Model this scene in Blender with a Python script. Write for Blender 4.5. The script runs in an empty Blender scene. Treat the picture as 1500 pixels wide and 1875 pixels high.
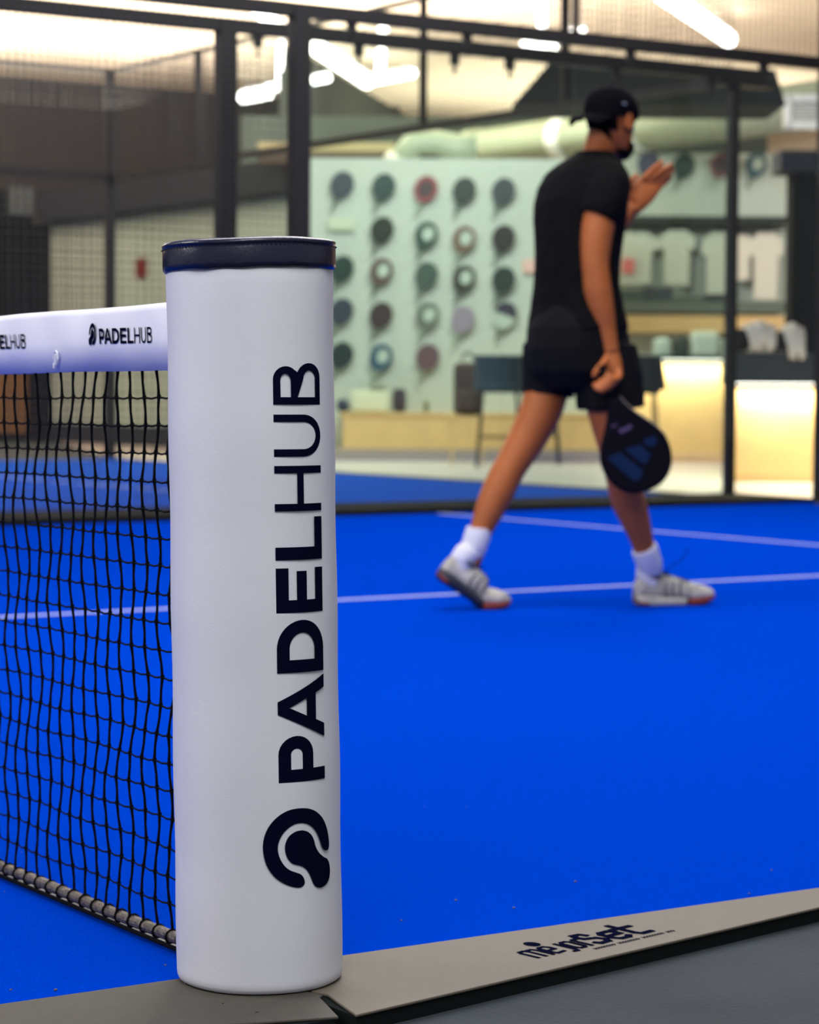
import bpy, bmesh, math, random
from math import sin, cos, pi, radians as rad
from mathutils import Vector, Matrix
random.seed(7)
C = bpy.context.scene
COL = C.collection

# ------------------------------------------------------------------ camera
# world: X runs along the court (away from the net), Y along the net, Z up
CAM = Vector((-1.59705, -2.77127, 0.80199))
FPX = 4483.98
FW = Vector((0.54585143, 0.83628934, -0.05163672))
RT = Vector((0.83754794, -0.54633671, 0.00544517))
UP = Vector((0.0236573, 0.04622048, 0.99865109))
cd = bpy.data.cameras.new('camera'); cam = bpy.data.objects.new('camera', cd); COL.objects.link(cam)
cd.sensor_fit = 'HORIZONTAL'; cd.sensor_width = 36; cd.lens = FPX/1500*36
cd.clip_start = .05; cd.clip_end = 200
Mx = Matrix((RT, UP, -FW)).transposed().to_4x4(); Mx.translation = CAM
cam.matrix_world = Mx
cd.dof.use_dof = True; cd.dof.focus_distance = 3.12; cd.dof.aperture_fstop = 8.5
C.camera = cam
C.view_settings.view_transform = 'Standard'; C.view_settings.look = 'None'
C.view_settings.gamma = 1; C.view_settings.use_curve_mapping = False
C.view_settings.exposure = 0.6

# ------------------------------------------------------------------ world + lamps
w = bpy.data.worlds.new('world'); C.world = w; w.use_nodes = True
bg = w.node_tree.nodes['Background']; bg.inputs[0].default_value = (.90, .91, 1.0, 1); bg.inputs[1].default_value = .27

def area(name, loc, rot, sx, sy, power, col=(1, .96, .92)):
    l = bpy.data.lights.new(name, 'AREA'); l.shape = 'RECTANGLE'; l.size = sx; l.size_y = sy
    l.energy = power; l.color = col
    o = bpy.data.objects.new(name, l); COL.objects.link(o); o.location = loc; o.rotation_euler = rot
    return o
# court lighting: lamps under the ceiling over both courts, plus one added front fill
area('court_and_fill_light', (2.5, 3.0, 5.2), (0, 0, 0), 4, 4, 230, (1, .97, .95))
area('court_and_fill_light', (-4.2, 4.0, 5.0), (0, rad(-42), 0), 4, 3, 300, (1, .97, .95))
area('court_and_fill_light', (-1.5, -2.2, 4.2), (rad(30), rad(-8), 0), 3, 2, 118, (.97, .97, 1))  # front fill added near the camera for post and tape, no court fixture
area('court_and_fill_light', (7, 7.5, 5.2), (0, 0, 0), 4, 4, 240, (1, .97, .95))
area('court_and_fill_light', (3, 15, 5.2), (0, 0, 0), 4, 4, 260, (1, .97, .95))
# unseen lamps added on the shop side to wash the display wall
area('shop_fill_light', (11.2, 15.9, 4.7), (rad(42), 0, rad(-33)), 3.4, .6, 185, (1, 1, .96))
area('shop_fill_light', (18.4, 14.4, 5.0), (rad(38), 0, rad(-33)), 1.6, .6, 110, (1, .95, .85))
# unseen upward fill lights, added only to brighten the ceiling
area('ceiling_fill_light', (9, 25, 3.7), (pi, 0, 0), 14, 10, 2300, (1, .93, .85))
area('ceiling_fill_light', (17, 22, 4.2), (pi, 0, 0), 8, 6, 90, (1, .92, .80))
area('ceiling_fill_light', (23, 29, 3.6), (pi, 0, 0), 8, 6, 420, (1, .92, .82))

# ------------------------------------------------------------------ helpers
def at(px, py, axis, val):
    """photo pixel -> point on the real plane axis=val (x, y or z)"""
    d = FW*FPX + RT*(px-750) - UP*(py-937.5)
    i = 'xyz'.index(axis); t = (val-CAM[i])/d[i]
    return CAM + d*t
def dep(px, py, D):
    """photo pixel at depth D metres along the view axis"""
    return CAM + FW*D + RT*((px-750)*D/FPX) - UP*((py-937.5)*D/FPX)
def vp(px, py, D):
    """photo pixel on the upright plane that stands square to the view at plan depth D"""
    d = FW*FPX + RT*(px-750) - UP*(py-937.5); A = Vector((FW.x, FW.y, 0)).normalized()
    o = gp(750, D); t = (o-CAM).dot(A)/d.dot(A); return CAM+d*t
def gp(px, D, z=0.0):
    """ground plan position of column px at depth D"""
    p = dep(px, 706, D); return Vector((p.x, p.y, z))
RH = Vector((RT.x, RT.y, 0)).normalized(); AH = Vector((FW.x, FW.y, 0)).normalized(); ZV = Vector((0, 0, 1))

def srgb(r, g, b):
    f = lambda c: (c/255/12.92) if c/255 <= .04045 else ((c/255+.055)/1.055)**2.4
    return (f(r), f(g), f(b), 1)
def mat(name, col, rough=.6, metal=0, noise=0, nscale=20, bump=0, bscale=60, spec=.5, emit=None, es=0, sheen=0, coat=0, sss=0, col2=None, detail=4):
    m = bpy.data.materials.new(name); m.use_nodes = True; nt = m.node_tree; b = nt.nodes['Principled BSDF']
    b.inputs['Base Color'].default_value = col; b.inputs['Roughness'].default_value = rough
    b.inputs['Metallic'].default_value = metal; b.inputs['Specular IOR Level'].default_value = spec
    if sheen: b.inputs['Sheen Weight'].default_value = sheen
    if coat: b.inputs['Coat Weight'].default_value = coat; b.inputs['Coat Roughness'].default_value = .12
    if sss: b.inputs['Subsurface Weight'].default_value = sss; b.inputs['Subsurface Radius'].default_value = (.02, .008, .004)
    if emit: b.inputs['Emission Color'].default_value = emit; b.inputs['Emission Strength'].default_value = es
    tc = nt.nodes.new('ShaderNodeTexCoord')
    if noise:
        n = nt.nodes.new('ShaderNodeTexNoise'); n.inputs['Scale'].default_value = nscale; n.inputs['Detail'].default_value = detail
        nt.links.new(tc.outputs['Object'], n.inputs['Vector'])
        mx = nt.nodes.new('ShaderNodeMix'); mx.data_type = 'RGBA'
        c2 = col2 or tuple(c*(1-noise) for c in col[:3])+(1,)
        c1 = col if col2 else tuple(min(1, c*(1+noise)) for c in col[:3])+(1,)
        mr = nt.nodes.new('ShaderNodeMapRange'); mr.inputs[1].default_value = .3; mr.inputs[2].default_value = .7
        nt.links.new(n.outputs['Fac'], mr.inputs[0]); nt.links.new(mr.outputs[0], mx.inputs[0])
        mx.inputs[6].default_value = c1; mx.inputs[7].default_value = c2
        nt.links.new(mx.outputs[2], b.inputs['Base Color'])
    if bump:
        n2 = nt.nodes.new('ShaderNodeTexNoise'); n2.inputs['Scale'].default_value = bscale; n2.inputs['Detail'].default_value = 3
        nt.links.new(tc.outputs['Object'], n2.inputs['Vector'])
        bp = nt.nodes.new('ShaderNodeBump'); bp.inputs['Strength'].default_value = bump; bp.inputs['Distance'].default_value = .01
        nt.links.new(n2.outputs['Fac'], bp.inputs['Height']); nt.links.new(bp.outputs[0], b.inputs['Normal'])
    return m
def glassmat(name, tint, refl=.10):
    m = bpy.data.materials.new(name); m.use_nodes = True; nt = m.node_tree; nt.nodes.clear()
    o = nt.nodes.new('ShaderNodeOutputMaterial'); t = nt.nodes.new('ShaderNodeBsdfTransparent'); g = nt.nodes.new('ShaderNodeBsdfGlossy')
    mx = nt.nodes.new('ShaderNodeMixShader'); f = nt.nodes.new('ShaderNodeFresnel'); f.inputs[0].default_value = 1.45
    mm = nt.nodes.new('ShaderNodeMath'); mm.operation = 'MULTIPLY'; mm.inputs[1].default_value = refl*10
    t.inputs[0].default_value = tint; g.inputs['Roughness'].default_value = .02
    nt.links.new(f.outputs[0], mm.inputs[0]); nt.links.new(mm.outputs[0], mx.inputs[0])
    nt.links.new(t.outputs[0], mx.inputs[1]); nt.links.new(g.outputs[0], mx.inputs[2]); nt.links.new(mx.outputs[0], o.inputs[0])
    return m

ROOTS = {}
def setp(o, label=None, cat=None, group=None, kind=None):
    if label: o['label'] = label
    if cat: o['category'] = cat
    if group: o['group'] = group
    if kind: o['kind'] = kind
    return o
def wloc(o):
    v = Vector((0, 0, 0))
    while o: v = v+o.location; o = o.parent
    return v
def thing(name, loc, label, cat, group=None):
    o = bpy.data.objects.new(name, None); COL.objects.link(o); o.location = loc; o.empty_display_size = .1
    return setp(o, label, cat, group)
def mesh(name, vs, fs, m, parent=None, smooth=False, kind=None, label=None, cat=None, group=None, origin=None):
    """vertices in world metres; the object is placed under its parent (or at origin)"""
    base = wloc(parent) if parent else Vector((0, 0, 0))
    if origin is None:
        origin = Vector(vs[0]) if len(vs) else Vector((0, 0, 0))
        if not parent:
            n = len(vs); origin = Vector((sum(v[0] for v in vs)/n, sum(v[1] for v in vs)/n, min(v[2] for v in vs)))
    origin = Vector(origin)
    me = bpy.data.meshes.new(name)
    me.from_pydata([tuple(Vector(v)-origin) for v in vs], [], fs); me.materials.append(m)
    if smooth: me.polygons.foreach_set('use_smooth', [True]*len(me.polygons))
    me.update()
    o = bpy.data.objects.new(name, me); COL.objects.link(o)
    if parent: o.parent = parent
    o.location = origin-base
    return setp(o, label, cat, group, kind)

class MB:
    def __init__(s): s.v = []; s.f = []
    def add(s, vs, fs):
        n = len(s.v); s.v += [tuple(v) for v in vs]; s.f += [tuple(i+n for i in f) for f in fs]; return s
    def box(s, c, X, Y, Z, dx, dy, dz):
        """centre c, unit axes X Y Z, full sizes"""
        vs = [Vector(c)+X*(a*dx/2)+Y*(b*dy/2)+Z*(e*dz/2) for a, b, e in
              ((-1,-1,-1),(1,-1,-1),(1,1,-1),(-1,1,-1),(-1,-1,1),(1,-1,1),(1,1,1),(-1,1,1))]
        fs = [(0,3,2,1),(4,5,6,7),(0,1,5,4),(1,2,6,5),(2,3,7,6),(3,0,4,7)]
        if X.cross(Y).dot(Z) < 0: fs = [f[::-1] for f in fs]
        return s.add(vs, fs)
    def abox(s, x0, x1, y0, y1, z0, z1):
        return s.box(((x0+x1)/2, (y0+y1)/2, (z0+z1)/2), Vector((1,0,0)), Vector((0,1,0)), ZV, x1-x0, y1-y0, z1-z0)
    def tube(s, pts, r, n=8, caps=True, rr=None):
        """pts list, r radius or list; rr optional list of (ra,rb) with fixed frame hint"""
        pts = [Vector(p) for p in pts]; k = len(pts)
        if not isinstance(r, (list, tuple)): r = [r]*k
        t0 = (pts[1]-pts[0]).normalized()
        a = Vector((0,0,1)) if abs(t0.z) < .9 else Vector((1,0,0))
        nrm = (a-t0*a.dot(t0)).normalized(); vs = []
        for i in range(k):
            t = (pts[min(i+1,k-1)]-pts[max(i-1,0)]).normalized()
            nrm = (nrm-t*nrm.dot(t)).normalized(); b = t.cross(nrm)
            for j in range(n):
                th = 2*pi*j/n; vs.append(pts[i]+(nrm*cos(th)+b*sin(th))*r[i])
        fs = [(i*n+j, i*n+(j+1)%n, (i+1)*n+(j+1)%n, (i+1)*n+j) for i in range(k-1) for j in range(n)]
        if caps: fs += [tuple(range(n-1,-1,-1)), tuple((k-1)*n+j for j in range(n))]
        return s.add(vs, fs)
    def loft(s, rings):
        """rings: lists of equal length of points; capped"""
        n = len(rings[0]); vs = [p for r in rings for p in r]; k = len(rings)
        fs = [(i*n+j, i*n+(j+1)%n, (i+1)*n+(j+1)%n, (i+1)*n+j) for i in range(k-1) for j in range(n)]
        fs += [tuple(range(n-1,-1,-1)), tuple((k-1)*n+j for j in range(n))]
        return s.add(vs, fs)
    def prism(s, poly, N, th):
        """planar polygon extruded by th along N"""
        n = len(poly); vs = [Vector(p) for p in poly]+[Vector(p)+N*th for p in poly]
        fs = [tuple(range(n-1,-1,-1)), tuple(range(n,2*n))]+[(i,(i+1)%n,n+(i+1)%n,n+i) for i in range(n)]
        return s.add(vs, fs)
    def build(s, name, m, parent=None, **k): return mesh(name, s.v, s.f, m, parent, **k)
def fixn(o):
    bm = bmesh.new(); bm.from_mesh(o.data); bmesh.ops.recalc_face_normals(bm, faces=bm.faces); bm.to_mesh(o.data); bm.free(); return o
def cr(P, n=6):
    """catmull-rom through tuples"""
    out = []; k = len(P)
    for i in range(k-1):
        p0, p1, p2, p3 = P[max(i-1,0)], P[i], P[i+1], P[min(i+2,k-1)]
        for j in range(n):
            t = j/n; out.append(tuple(.5*((2*b)+(-a+c)*t+(2*a-5*b+4*c-d)*t*t+(-a+3*b-3*c+d)*t**3) for a,b,c,d in zip(p0,p1,p2,p3)))
    out.append(tuple(P[-1])); return out
def bevel(o, wd=.004, seg=2):
    m = o.modifiers.new('bevel', 'BEVEL'); m.width = wd; m.segments = seg; m.limit_method = 'ANGLE'; return o

# flat lettering: even-odd trapezoid fill of contours, mapped by a function
def fill(contours, fmap, rows=40, cols=6):
    ys = sorted({round(p[1], 6) for c in contours for p in c})
    lo, hi = ys[0], ys[-1]
    ys = sorted(set(ys) | {round(lo+(hi-lo)*i/rows, 6) for i in range(rows+1)})
    vs = []; fs = []
    def cross(y):
        o = []
        for c in contours:
            for i in range(len(c)):
                a, b = c[i], c[(i+1)%len(c)]
                if (a[1] > y) != (b[1] > y): o.append(a[0]+(y-a[1])/(b[1]-a[1])*(b[0]-a[0]))
        return sorted(o)
    for y0, y1 in zip(ys, ys[1:]):
        if y1-y0 < 1e-5: continue
        e = (y1-y0)*.002; A = cross(y0+e); B = cross(y1-e)
        if len(A) != len(B): continue
        for k in range(0, len(A)-1, 2):
            n = len(vs)
            for j in range(cols+1):
                t = j/cols
                vs.append(fmap(A[k]+(A[k+1]-A[k])*t, y0)); vs.append(fmap(B[k]+(B[k+1]-B[k])*t, y1))
            for j in range(cols): fs.append((n+2*j, n+2*j+2, n+2*j+3, n+2*j+1))
    return vs, fs
def arc(cx, cy, rx, ry, a0, a1, n=14): return [(cx+rx*cos(rad(a0+(a1-a0)*i/n)), cy+ry*sin(rad(a0+(a1-a0)*i/n))) for i in range(n+1)]
def glyph(ch, sx, sy):
    if ch == 'P':
        return [[(0,0),(sx,0),(sx,.30),(.6,.30)]+arc(.6,.65,.4,.35,-90,90)+[(0,1)],
                [(sx,.30+sy),(.6,.30+sy)]+arc(.6,.65,.4-sx,.35-sy,-90,90)+[(sx,1-sy)]]
    if ch == 'D':
        return [[(0,0),(.45,0)]+arc(.45,.5,.55,.5,-90,90,20)+[(0,1)], [(sx,sy),(.45,sy)]+arc(.45,.5,.55-sx,.5-sy,-90,90,20)+[(sx,1-sy)]]
    if ch == 'B':
        return [[(0,0),(.66,0)]+arc(.66,.275,.34,.275,-90,62)+[(.78,.535)]+arc(.60,.76,.32,.24,-42,90)+[(0,1)],
                [(sx,sy),(.62,sy)]+arc(.62,.5*(.54),.38-sx,.27-sy*.96,-90,90)+[(sx,.54-sy*.04)],
                [(sx,.54+sy*.96),(.58,.54+sy*.96)]+arc(.58,.5*(1.54),.34-sx,.23-sy*.98,-90,90)+[(sx,1-sy)]]
    if ch == 'A':
        return [[(0,0),(.21,0),(.29,.22),(.71,.22),(.79,0),(1,0),(.6,1),(.4,1)], [(.36,.22+sy*.9),(.64,.22+sy*.9),(.5,.78)]]
    if ch == 'E':
        return [[(0,0),(1,0),(1,sy*.85),(sx,sy*.85),(sx,.5-sy*.45),(.93,.5-sy*.45),(.93,.5+sy*.45),(sx,.5+sy*.45),(sx,1-sy),(1,1-sy),(1,1),(0,1)]]
    if ch == 'L': return [[(0,0),(1,0),(1,sy*.85),(sx,sy*.85),(sx,1),(0,1)]]
    if ch == 'H': return [[(0,0),(sx,0),(sx,.5-sy/2),(1-sx,.5-sy/2),(1-sx,0),(1,0),(1,1),(1-sx,1),(1-sx,.5+sy/2),(sx,.5+sy/2),(sx,1),(0,1)]]
    if ch == 'U':
        return [[(0,1)]+arc(.5,.42,.5,.42,180,360,20)+[(1,1),(1-sx,1)]+arc(.5,.42,.5-sx,.42-sy,360,180,20)+[(sx,1)]]
WORD = [('P',.2892,.3492),('A',.3447,.4269),('D',.4312,.4991),('E',.5086,.5664),('L',.5768,.6320),('H',.6397,.6980),('U',.7098,.7638),('B',.7766,.8299)]
L_OUT = [(177.95,.2546),(172.66,.253),(166.96,.2486),(161.49,.2409),(157.21,.2308),(154.0,.2172),(152.63,.2041),(152.93,.1968),(154.29,.1942),(156.53,.1939),(158.97,.196),(161.08,.2008),(162.67,.2081),(164.21,.2148),(166.47,.2217),(169.37,.2276),(172.85,.2321),(176.83,.2347),(181.26,.2353),(185.51,.2334),(189.64,.2287),(193.1,.2219),(195.4,.2133),(196.19,.205),(195.64,.1966),(193.92,.1881),(191.16,.1804),(187.74,.1752),(183.62,.1717),(179.95,.1686),(177.76,.164),(176.84,.159),(177.2,.1549),(179.14,.152),(181.96,.1515),(186.75,.1537),(192.47,.1587),(197.97,.1666),(201.99,.1763),(204.61,.1868),(206.02,.1994),(206.15,.2108),(204.88,.2222),(202.37,.2325),(198.49,.2416),(193.45,.249),(187.7,.2535),(182.33,.2548)]
L_IN = [(178.2,.2258),(174.29,.2235),(170.89,.2185),(168.65,.2117),(167.39,.204),(165.56,.1973),(162.84,.1913),(158.64,.1858),(154.94,.1821),(152.69,.1755),(151.85,.1668),(152.72,.1575),(155.33,.151),(159.52,.1475),(163.71,.147),(167.55,.1499),(169.7,.1547),(171.08,.1603),(172.75,.167),(175.07,.1733),(178.28,.1782),(182.32,.1811),(185.91,.1836),(188.8,.189),(190.58,.196),(191.26,.2044),(190.63,.2117),(188.56,.2187),(185.3,.2234),(181.96,.2255)]

# ------------------------------------------------------------------ materials
M = {}
M['turf'] = mat('blue_turf', (.0001, .048, .54, 1), 1.0, noise=.16, nscale=260, bump=.7, bscale=420, spec=.0, sheen=0, detail=8)
M['turf_far'] = mat('blue_turf_next_court', (.0003, .075, .52, 1), .9, noise=.12, nscale=200, bump=.4, bscale=300, spec=.05)
M['line'] = mat('white_turf_line', (.42, .48, .72, 1), .9, noise=.12, nscale=150, bump=.5, bscale=400, spec=.1)
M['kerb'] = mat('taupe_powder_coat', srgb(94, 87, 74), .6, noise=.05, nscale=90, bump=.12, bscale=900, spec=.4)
M['kerb2'] = mat('shaded_taupe_powder_coat', srgb(72, 68, 60), .6, noise=.08, nscale=40, bump=.12, bscale=900, spec=.3)  # kerb coat with shadow and reflection darkened into its colour
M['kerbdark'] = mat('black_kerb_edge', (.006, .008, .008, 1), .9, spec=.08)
M['concrete'] = mat('grey_hall_floor', srgb(43, 51, 56), .9, noise=.18, nscale=5, bump=.25, bscale=120, spec=.4, detail=9)
M['tile'] = mat('pale_floor_tile', srgb(205, 205, 198), .35, noise=.04, nscale=3)
M['tile2'] = mat('mauve_floor_tile', srgb(165, 152, 148), .3, noise=.05, nscale=3)
M['white_vinyl'] = mat('white_vinyl', srgb(213, 213, 218), .5, noise=.025, nscale=9, bump=.03, bscale=300, spec=.25)
M['tape'] = mat('white_net_tape', srgb(226, 226, 236), .45, noise=.02, nscale=12, bump=.15, bscale=14, spec=.4)
M['navy_leather'] = mat('navy_leather_cap', (.003, .005, .022, 1), .30, bump=.06, bscale=160, spec=.5)
M['print'] = mat('dark_navy_print', (.003, .004, .016, 1), 1.0, spec=.0)
M['cord'] = mat('black_net_cord', (.0015, .002, .003, 1), .9, spec=.1)
M['rod'] = mat('taupe_taped_cable', srgb(88, 79, 68), .5, noise=.55, nscale=95, bump=.5, bscale=150)
M['frame'] = mat('black_steel', (.010, .009, .009, 1), .55, spec=.3)
M['wire'] = mat('dark_mesh_wire', (.03, .028, .025, 1), .5, spec=.4)
M['glass'] = glassmat('green_tinted_glass', (.955, .985, .968, 1), .014)
M['darkwall'] = mat('charcoal_wall', srgb(46, 42, 41), .8, noise=.1, nscale=2)
M['blackwall'] = mat('black_panel', srgb(9, 12, 15), .9, noise=.1, nscale=2, spec=.1)
M['navywall'] = mat('navy_fascia', srgb(8, 20, 36), .8, noise=.1, nscale=2)
M['greenwall'] = mat('dark_green_grey_soffit', srgb(46, 54, 48), .9, noise=.25, nscale=.8)
M['ceil'] = mat('beige_ceiling', srgb(222, 204, 178), .85, noise=.03, nscale=1)
M['panel'] = mat('pale_display_board', srgb(188, 196, 186), .6, noise=.03, nscale=2)
M['palewall'] = mat('pale_wall', srgb(160, 172, 168), .6, noise=.03, nscale=2)
M['wood'] = mat('light_oak_laminate', srgb(222, 184, 126), .5, noise=.06, nscale=4)
M['wood2'] = mat('mauve_brown_laminate', srgb(160, 146, 142), .5)
M['duct'] = mat('cream_spiral_duct', srgb(150, 156, 134), .5, noise=.03, nscale=4, spec=.5)
M['white'] = mat('white_paint', srgb(230, 230, 228), .5)
M['brown'] = mat('brown_beam', srgb(88, 72, 62), .7)
M['beige'] = mat('beige_rail', srgb(190, 180, 140), .6)
M['led'] = mat('led_tube', (1, 1, 1, 1), .5, emit=(1, .98, .93, 1), es=6)
M['counter_top'] = mat('dark_counter_top', srgb(40, 48, 52), .4)
M['skin'] = mat('tan_skin', srgb(158, 86, 36), .55, noise=.06, nscale=30, bump=.05, bscale=300, spec=.35, sss=.08)
M['shirt'] = mat('black_jersey', (.0028, .0028, .0032, 1), .95, bump=.9, bscale=16, spec=.10)
M['shorts'] = mat('black_shorts_cloth', (.0022, .0026, .0032, 1), .85, bump=.5, bscale=22, spec=.14)
M['cap'] = mat('black_cap_cloth', (.002, .002, .0035, 1), .95, spec=.05, bump=.3, bscale=200)
M['hair'] = mat('black_hair', (.0025, .002, .002, 1), .9, spec=.06, bump=.6, bscale=250)
M['sock'] = mat('white_sock_knit', srgb(205, 205, 216), .85, bump=.4, bscale=200)
M['shoe'] = mat('cream_shoe_mesh', srgb(205, 200, 184), .7, noise=.45, nscale=16, bump=.3, bscale=250, col2=srgb(128, 126, 120))
M['sole_red'] = mat('red_rubber', srgb(112, 34, 26), .7)
M['sole_dark'] = mat('dark_navy_rubber', srgb(24, 28, 44), .6)
M['paddle'] = mat('black_carbon_paddle', (.002, .002, .005, 1), .7, spec=.06)
M['paddle_blue'] = mat('blue_paddle_print', (.003, .013, .048, 1), .8, spec=.1)
M['paddle_purple'] = mat('purple_paddle_print', (.05, .025, .09, 1), .6)
M['grey_edge'] = mat('grey_paddle_edge', srgb(120, 112, 112), .5)
M['red'] = mat('red_sign', srgb(112, 34, 26), .5)

# ------------------------------------------------------------------ SETTING
X1, Y1 = Vector((1,0,0)), Vector((0,1,0))
MB().abox(-14, 40, -8, 45, -.30, -.012).build('floor', M['concrete'], kind='structure')
# pale tiled floor of the shop side beyond the courts
p = [(10.35, 10.2), (10.35, 21.6), (15, 34), (31, 34), (31, 10.2)]
MB().prism([(x, y, -.011) for x, y in p], ZV, .008).build('floor_tiles', M['tile2'], kind='structure')
q = [at(600,828,'z',0), at(900,846,'z',0), at(1130,856,'z',0), at(1230,868,'z',0), at(1345,880,'z',0), at(1620,884,'z',0)]
poly = [(10.3, 21.6, -.004)]+[(10.3, 9.0, -.004)]+[(v.x, v.y, -.004) for v in reversed(q)]
MB().prism(poly, ZV, .004).build('floor_light_border', M['tile'], kind='structure')
# ceiling slabs
MB().abox(-14, 40, -1.5, 45, 5.6, 5.8).build('ceiling', M['ceil'], kind='structure')
# far walls
MB().abox(-14, 21.5, 33, 33.2, 0, 5.6).build('wall_far', M['darkwall'], kind='structure')
MB().abox(31, 31.2, -8, 45, 0, 5.6).build('wall_right', M['ceil'], kind='structure')
MB().abox(21.5, 31, 42, 42.2, 0, 5.6).build('wall_back', M['ceil'], kind='structure')
# diagonal bulkhead under the ceiling
a = Vector((16.2, 27.6, 0)); b = Vector((22.6, 34.34, 0)); dd_ = (b-a).normalized(); n_ = Vector((-dd_.y, dd_.x, 0))
MB().box((a+b)/2+Vector((0,0,4.65))+n_*.1, dd_, n_, ZV, (b-a).length, .2, 1.9).build('trim_1', M['greenwall'], kind='structure')

# turf
def slab(name, x0, x1, y0, y1, z0, z1, m, **k): return MB().abox(x0, x1, y0, y1, z0, z1).build(name, m, **k)
slab('floor_turf', -10, 10, .125, 10, -.03, 0, M['turf'], kind='structure')
slab('floor_turf', -10, 10, 10.86, 20.75, -.03, 0, M['turf_far'], kind='structure')
slab('trim_2', -10, 10.1, 9.98, 10.86, -.03, .035, M['kerbdark'], kind='structure')
LN = 'court lines'
def line(x0, x1, y0, y1, lab, z=.0):
    o = slab('court_line', x0, x1, y0, y1, z-.002, z+.0018, M['line']); setp(o, lab, 'court line')
line(-6.95, 6.95, 4.975, 5.025, 'long white centre line on the blue turf passing behind the walking man\'s shoes')
line(6.925, 6.975, .2, 9.98, 'white service line slanting across the blue turf towards the dark kerb')
line(6.925, 6.975, 10.87, 20.7, 'pale service line on the neighbouring court seen through the net')

# ------------------------------------------------------------------ kerb plates with lettering
ZK = .012
def kp(x, y): v = at(x, y, 'z', ZK); return (v.x, v.y)
kr = thing('kerb_plate', (.5, .05, -.012), 'long taupe metal kerb plate right of the white post, printed with black lettering', 'kerb plate')
ba = [kp(634, 1748), kp(1500, 1625)]; fr = [kp(652, 1858), kp(1500, 1661)]; gl = kp(598, 1823)
def ext(p, q, x): t = (x-p[0])/(q[0]-p[0]); return (x, p[1]+(q[1]-p[1])*t)
back0 = ext(ba[0], ba[1], -.02); back1 = ext(ba[0], ba[1], 1.25); f1 = ext(fr[0], fr[1], 1.25)
poly = [(gl[0]+.004, gl[1]+.004), fr[0], f1, (3.5, f1[1]), (3.5, back1[1]), back1, back0]
o = MB().prism([(x, y, ZK-.004) for x, y in poly], ZV, .004).build('top_plate', M['kerb'], kr); bevel(o, .0015, 2)
MB().prism([(x, y, -.014) for x, y in [(fr[0][0]+.003, fr[0][1]+.003), (f1[0], f1[1]+.003), (3.5, f1[1]+.003), (3.5, back1[1]), back1, (back0[0]+.03, back0[1])]], ZV, .0219).build('side_face', M['kerbdark'], kr, label='black side of the kerb')
# lettering on the plate: stroke built
def text_strokes(wd, segs, fmap):
    """polyline strokes mapped to the plate first, then given a real width in metres"""
    vs = []; fs = []
    for sg in segs:
        P_ = [Vector(fmap(*p)) for p in sg]
        for a, b in zip(P_, P_[1:]):
            d = (b-a).normalized(); nn = Vector((-d.y, d.x, 0))*wd/2; e = d*wd*.4; n = len(vs)
            zo = Vector((0, 0, 1.2e-5*(n//4))); vs += [a-e-nn+zo, b+e-nn+zo, b+e+nn+zo, a-e+nn+zo]; fs.append((n, n+1, n+2, n+3))
    return vs, fs
def kmap(x, y):
    """x 0..1 along the printed word, y 0..1 up"""
    v = at(986+x*218, 1754-x*50.5, 'z', ZK); h = at(948+x*218, 1745-x*50.5, 'z', ZK)-v
    v = v+h*y; return (v.x, v.y, ZK+.0006)
thin = [[(0,0),(0,.8),(.012,1),(.05,1.02),(.065,.85),(.065,0)], [(.065,.85),(.078,1.0),(.11,1.0),(.125,.82),(.125,0)],
        [(.235,.1),(.17,.02),(.16,.2),(.16,.85),(.175,1),(.215,1),(.23,.8),(.23,.52),(.165,.5)],
        [(.27,-.18),(.30,-.2),(.31,0),(.31,1)], [(.345,.15),(.345,.85),(.36,1),(.395,1),(.41,.85),(.41,.15),(.395,0),(.36,0),(.345,.15)],
        [(.45,0),(.45,1)], [(.45,.8),(.465,1),(.51,1)]]
vs, fs = text_strokes(.0068, thin, kmap)
bold = [[(.60,1.15),(.585,1.4),(.53,1.42),(.515,1.1),(.53,.82),(.60,.66),(.625,.35),(.60,.06),(.53,.02),(.515,.2)],
        [(.79,.18),(.76,.02),(.70,.02),(.675,.3),(.675,.85),(.70,1.05),(.76,1.05),(.785,.85),(.785,.58),(.68,.55)],
        [(.86,1.6),(.86,.3),(.88,.04),(.96,.06)], [(.80,1.08),(.95,1.08)]]
v2, f2 = text_strokes(.0115, bold, kmap)
n = len(vs); vs += v2; fs += [tuple(i+n for i in f) for f in f2]
circ = [[(.215+.030*cos(t*pi/8), 1.55+.26*sin(t*pi/8)) for t in range(0, 17)], [(.205,1.5),(.225,1.6)], [(.20,1.62),(.23,1.48)]]
v2, f2 = text_strokes(.0065, circ, kmap); n = len(vs); vs += v2; fs += [tuple(i+n for i in f) for f in f2]
mesh('lettering', vs, fs, M['print'], kr, label='black printed word on the kerb')
vs = []; fs = []
for i in range(30):
    x = .40+i*.0225
    if i % 9 == 8: continue
    v2, f2 = text_strokes(.0022, [[(x,-.42),(x+.012,-.42)], [(x,-.52),(x,-.34)]], kmap); n = len(vs); vs += v2; fs += [tuple(j+n for j in f) for f in f2]
mesh('small_print', vs, fs, M['print'], kr)
kl = thing('kerb_plate', (-.3, .03, -.012), 'taupe kerb plate with painted-in shade left of and under the white post', 'kerb plate')
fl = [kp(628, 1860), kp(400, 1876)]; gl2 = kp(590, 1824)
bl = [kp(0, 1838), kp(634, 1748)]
poly = [(gl2[0]-.004, gl2[1]-.0), (fl[0][0]-.006, fl[0][1]), ext(fl[0], fl[1], -.5), (-3, ext(fl[0], fl[1], -.5)[1]), (-3, bl[0][1]), (bl[0][0], bl[0][1]), (back0[0]-.004, back0[1]), (gl[0]-.002, gl[1]+.006)]
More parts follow.
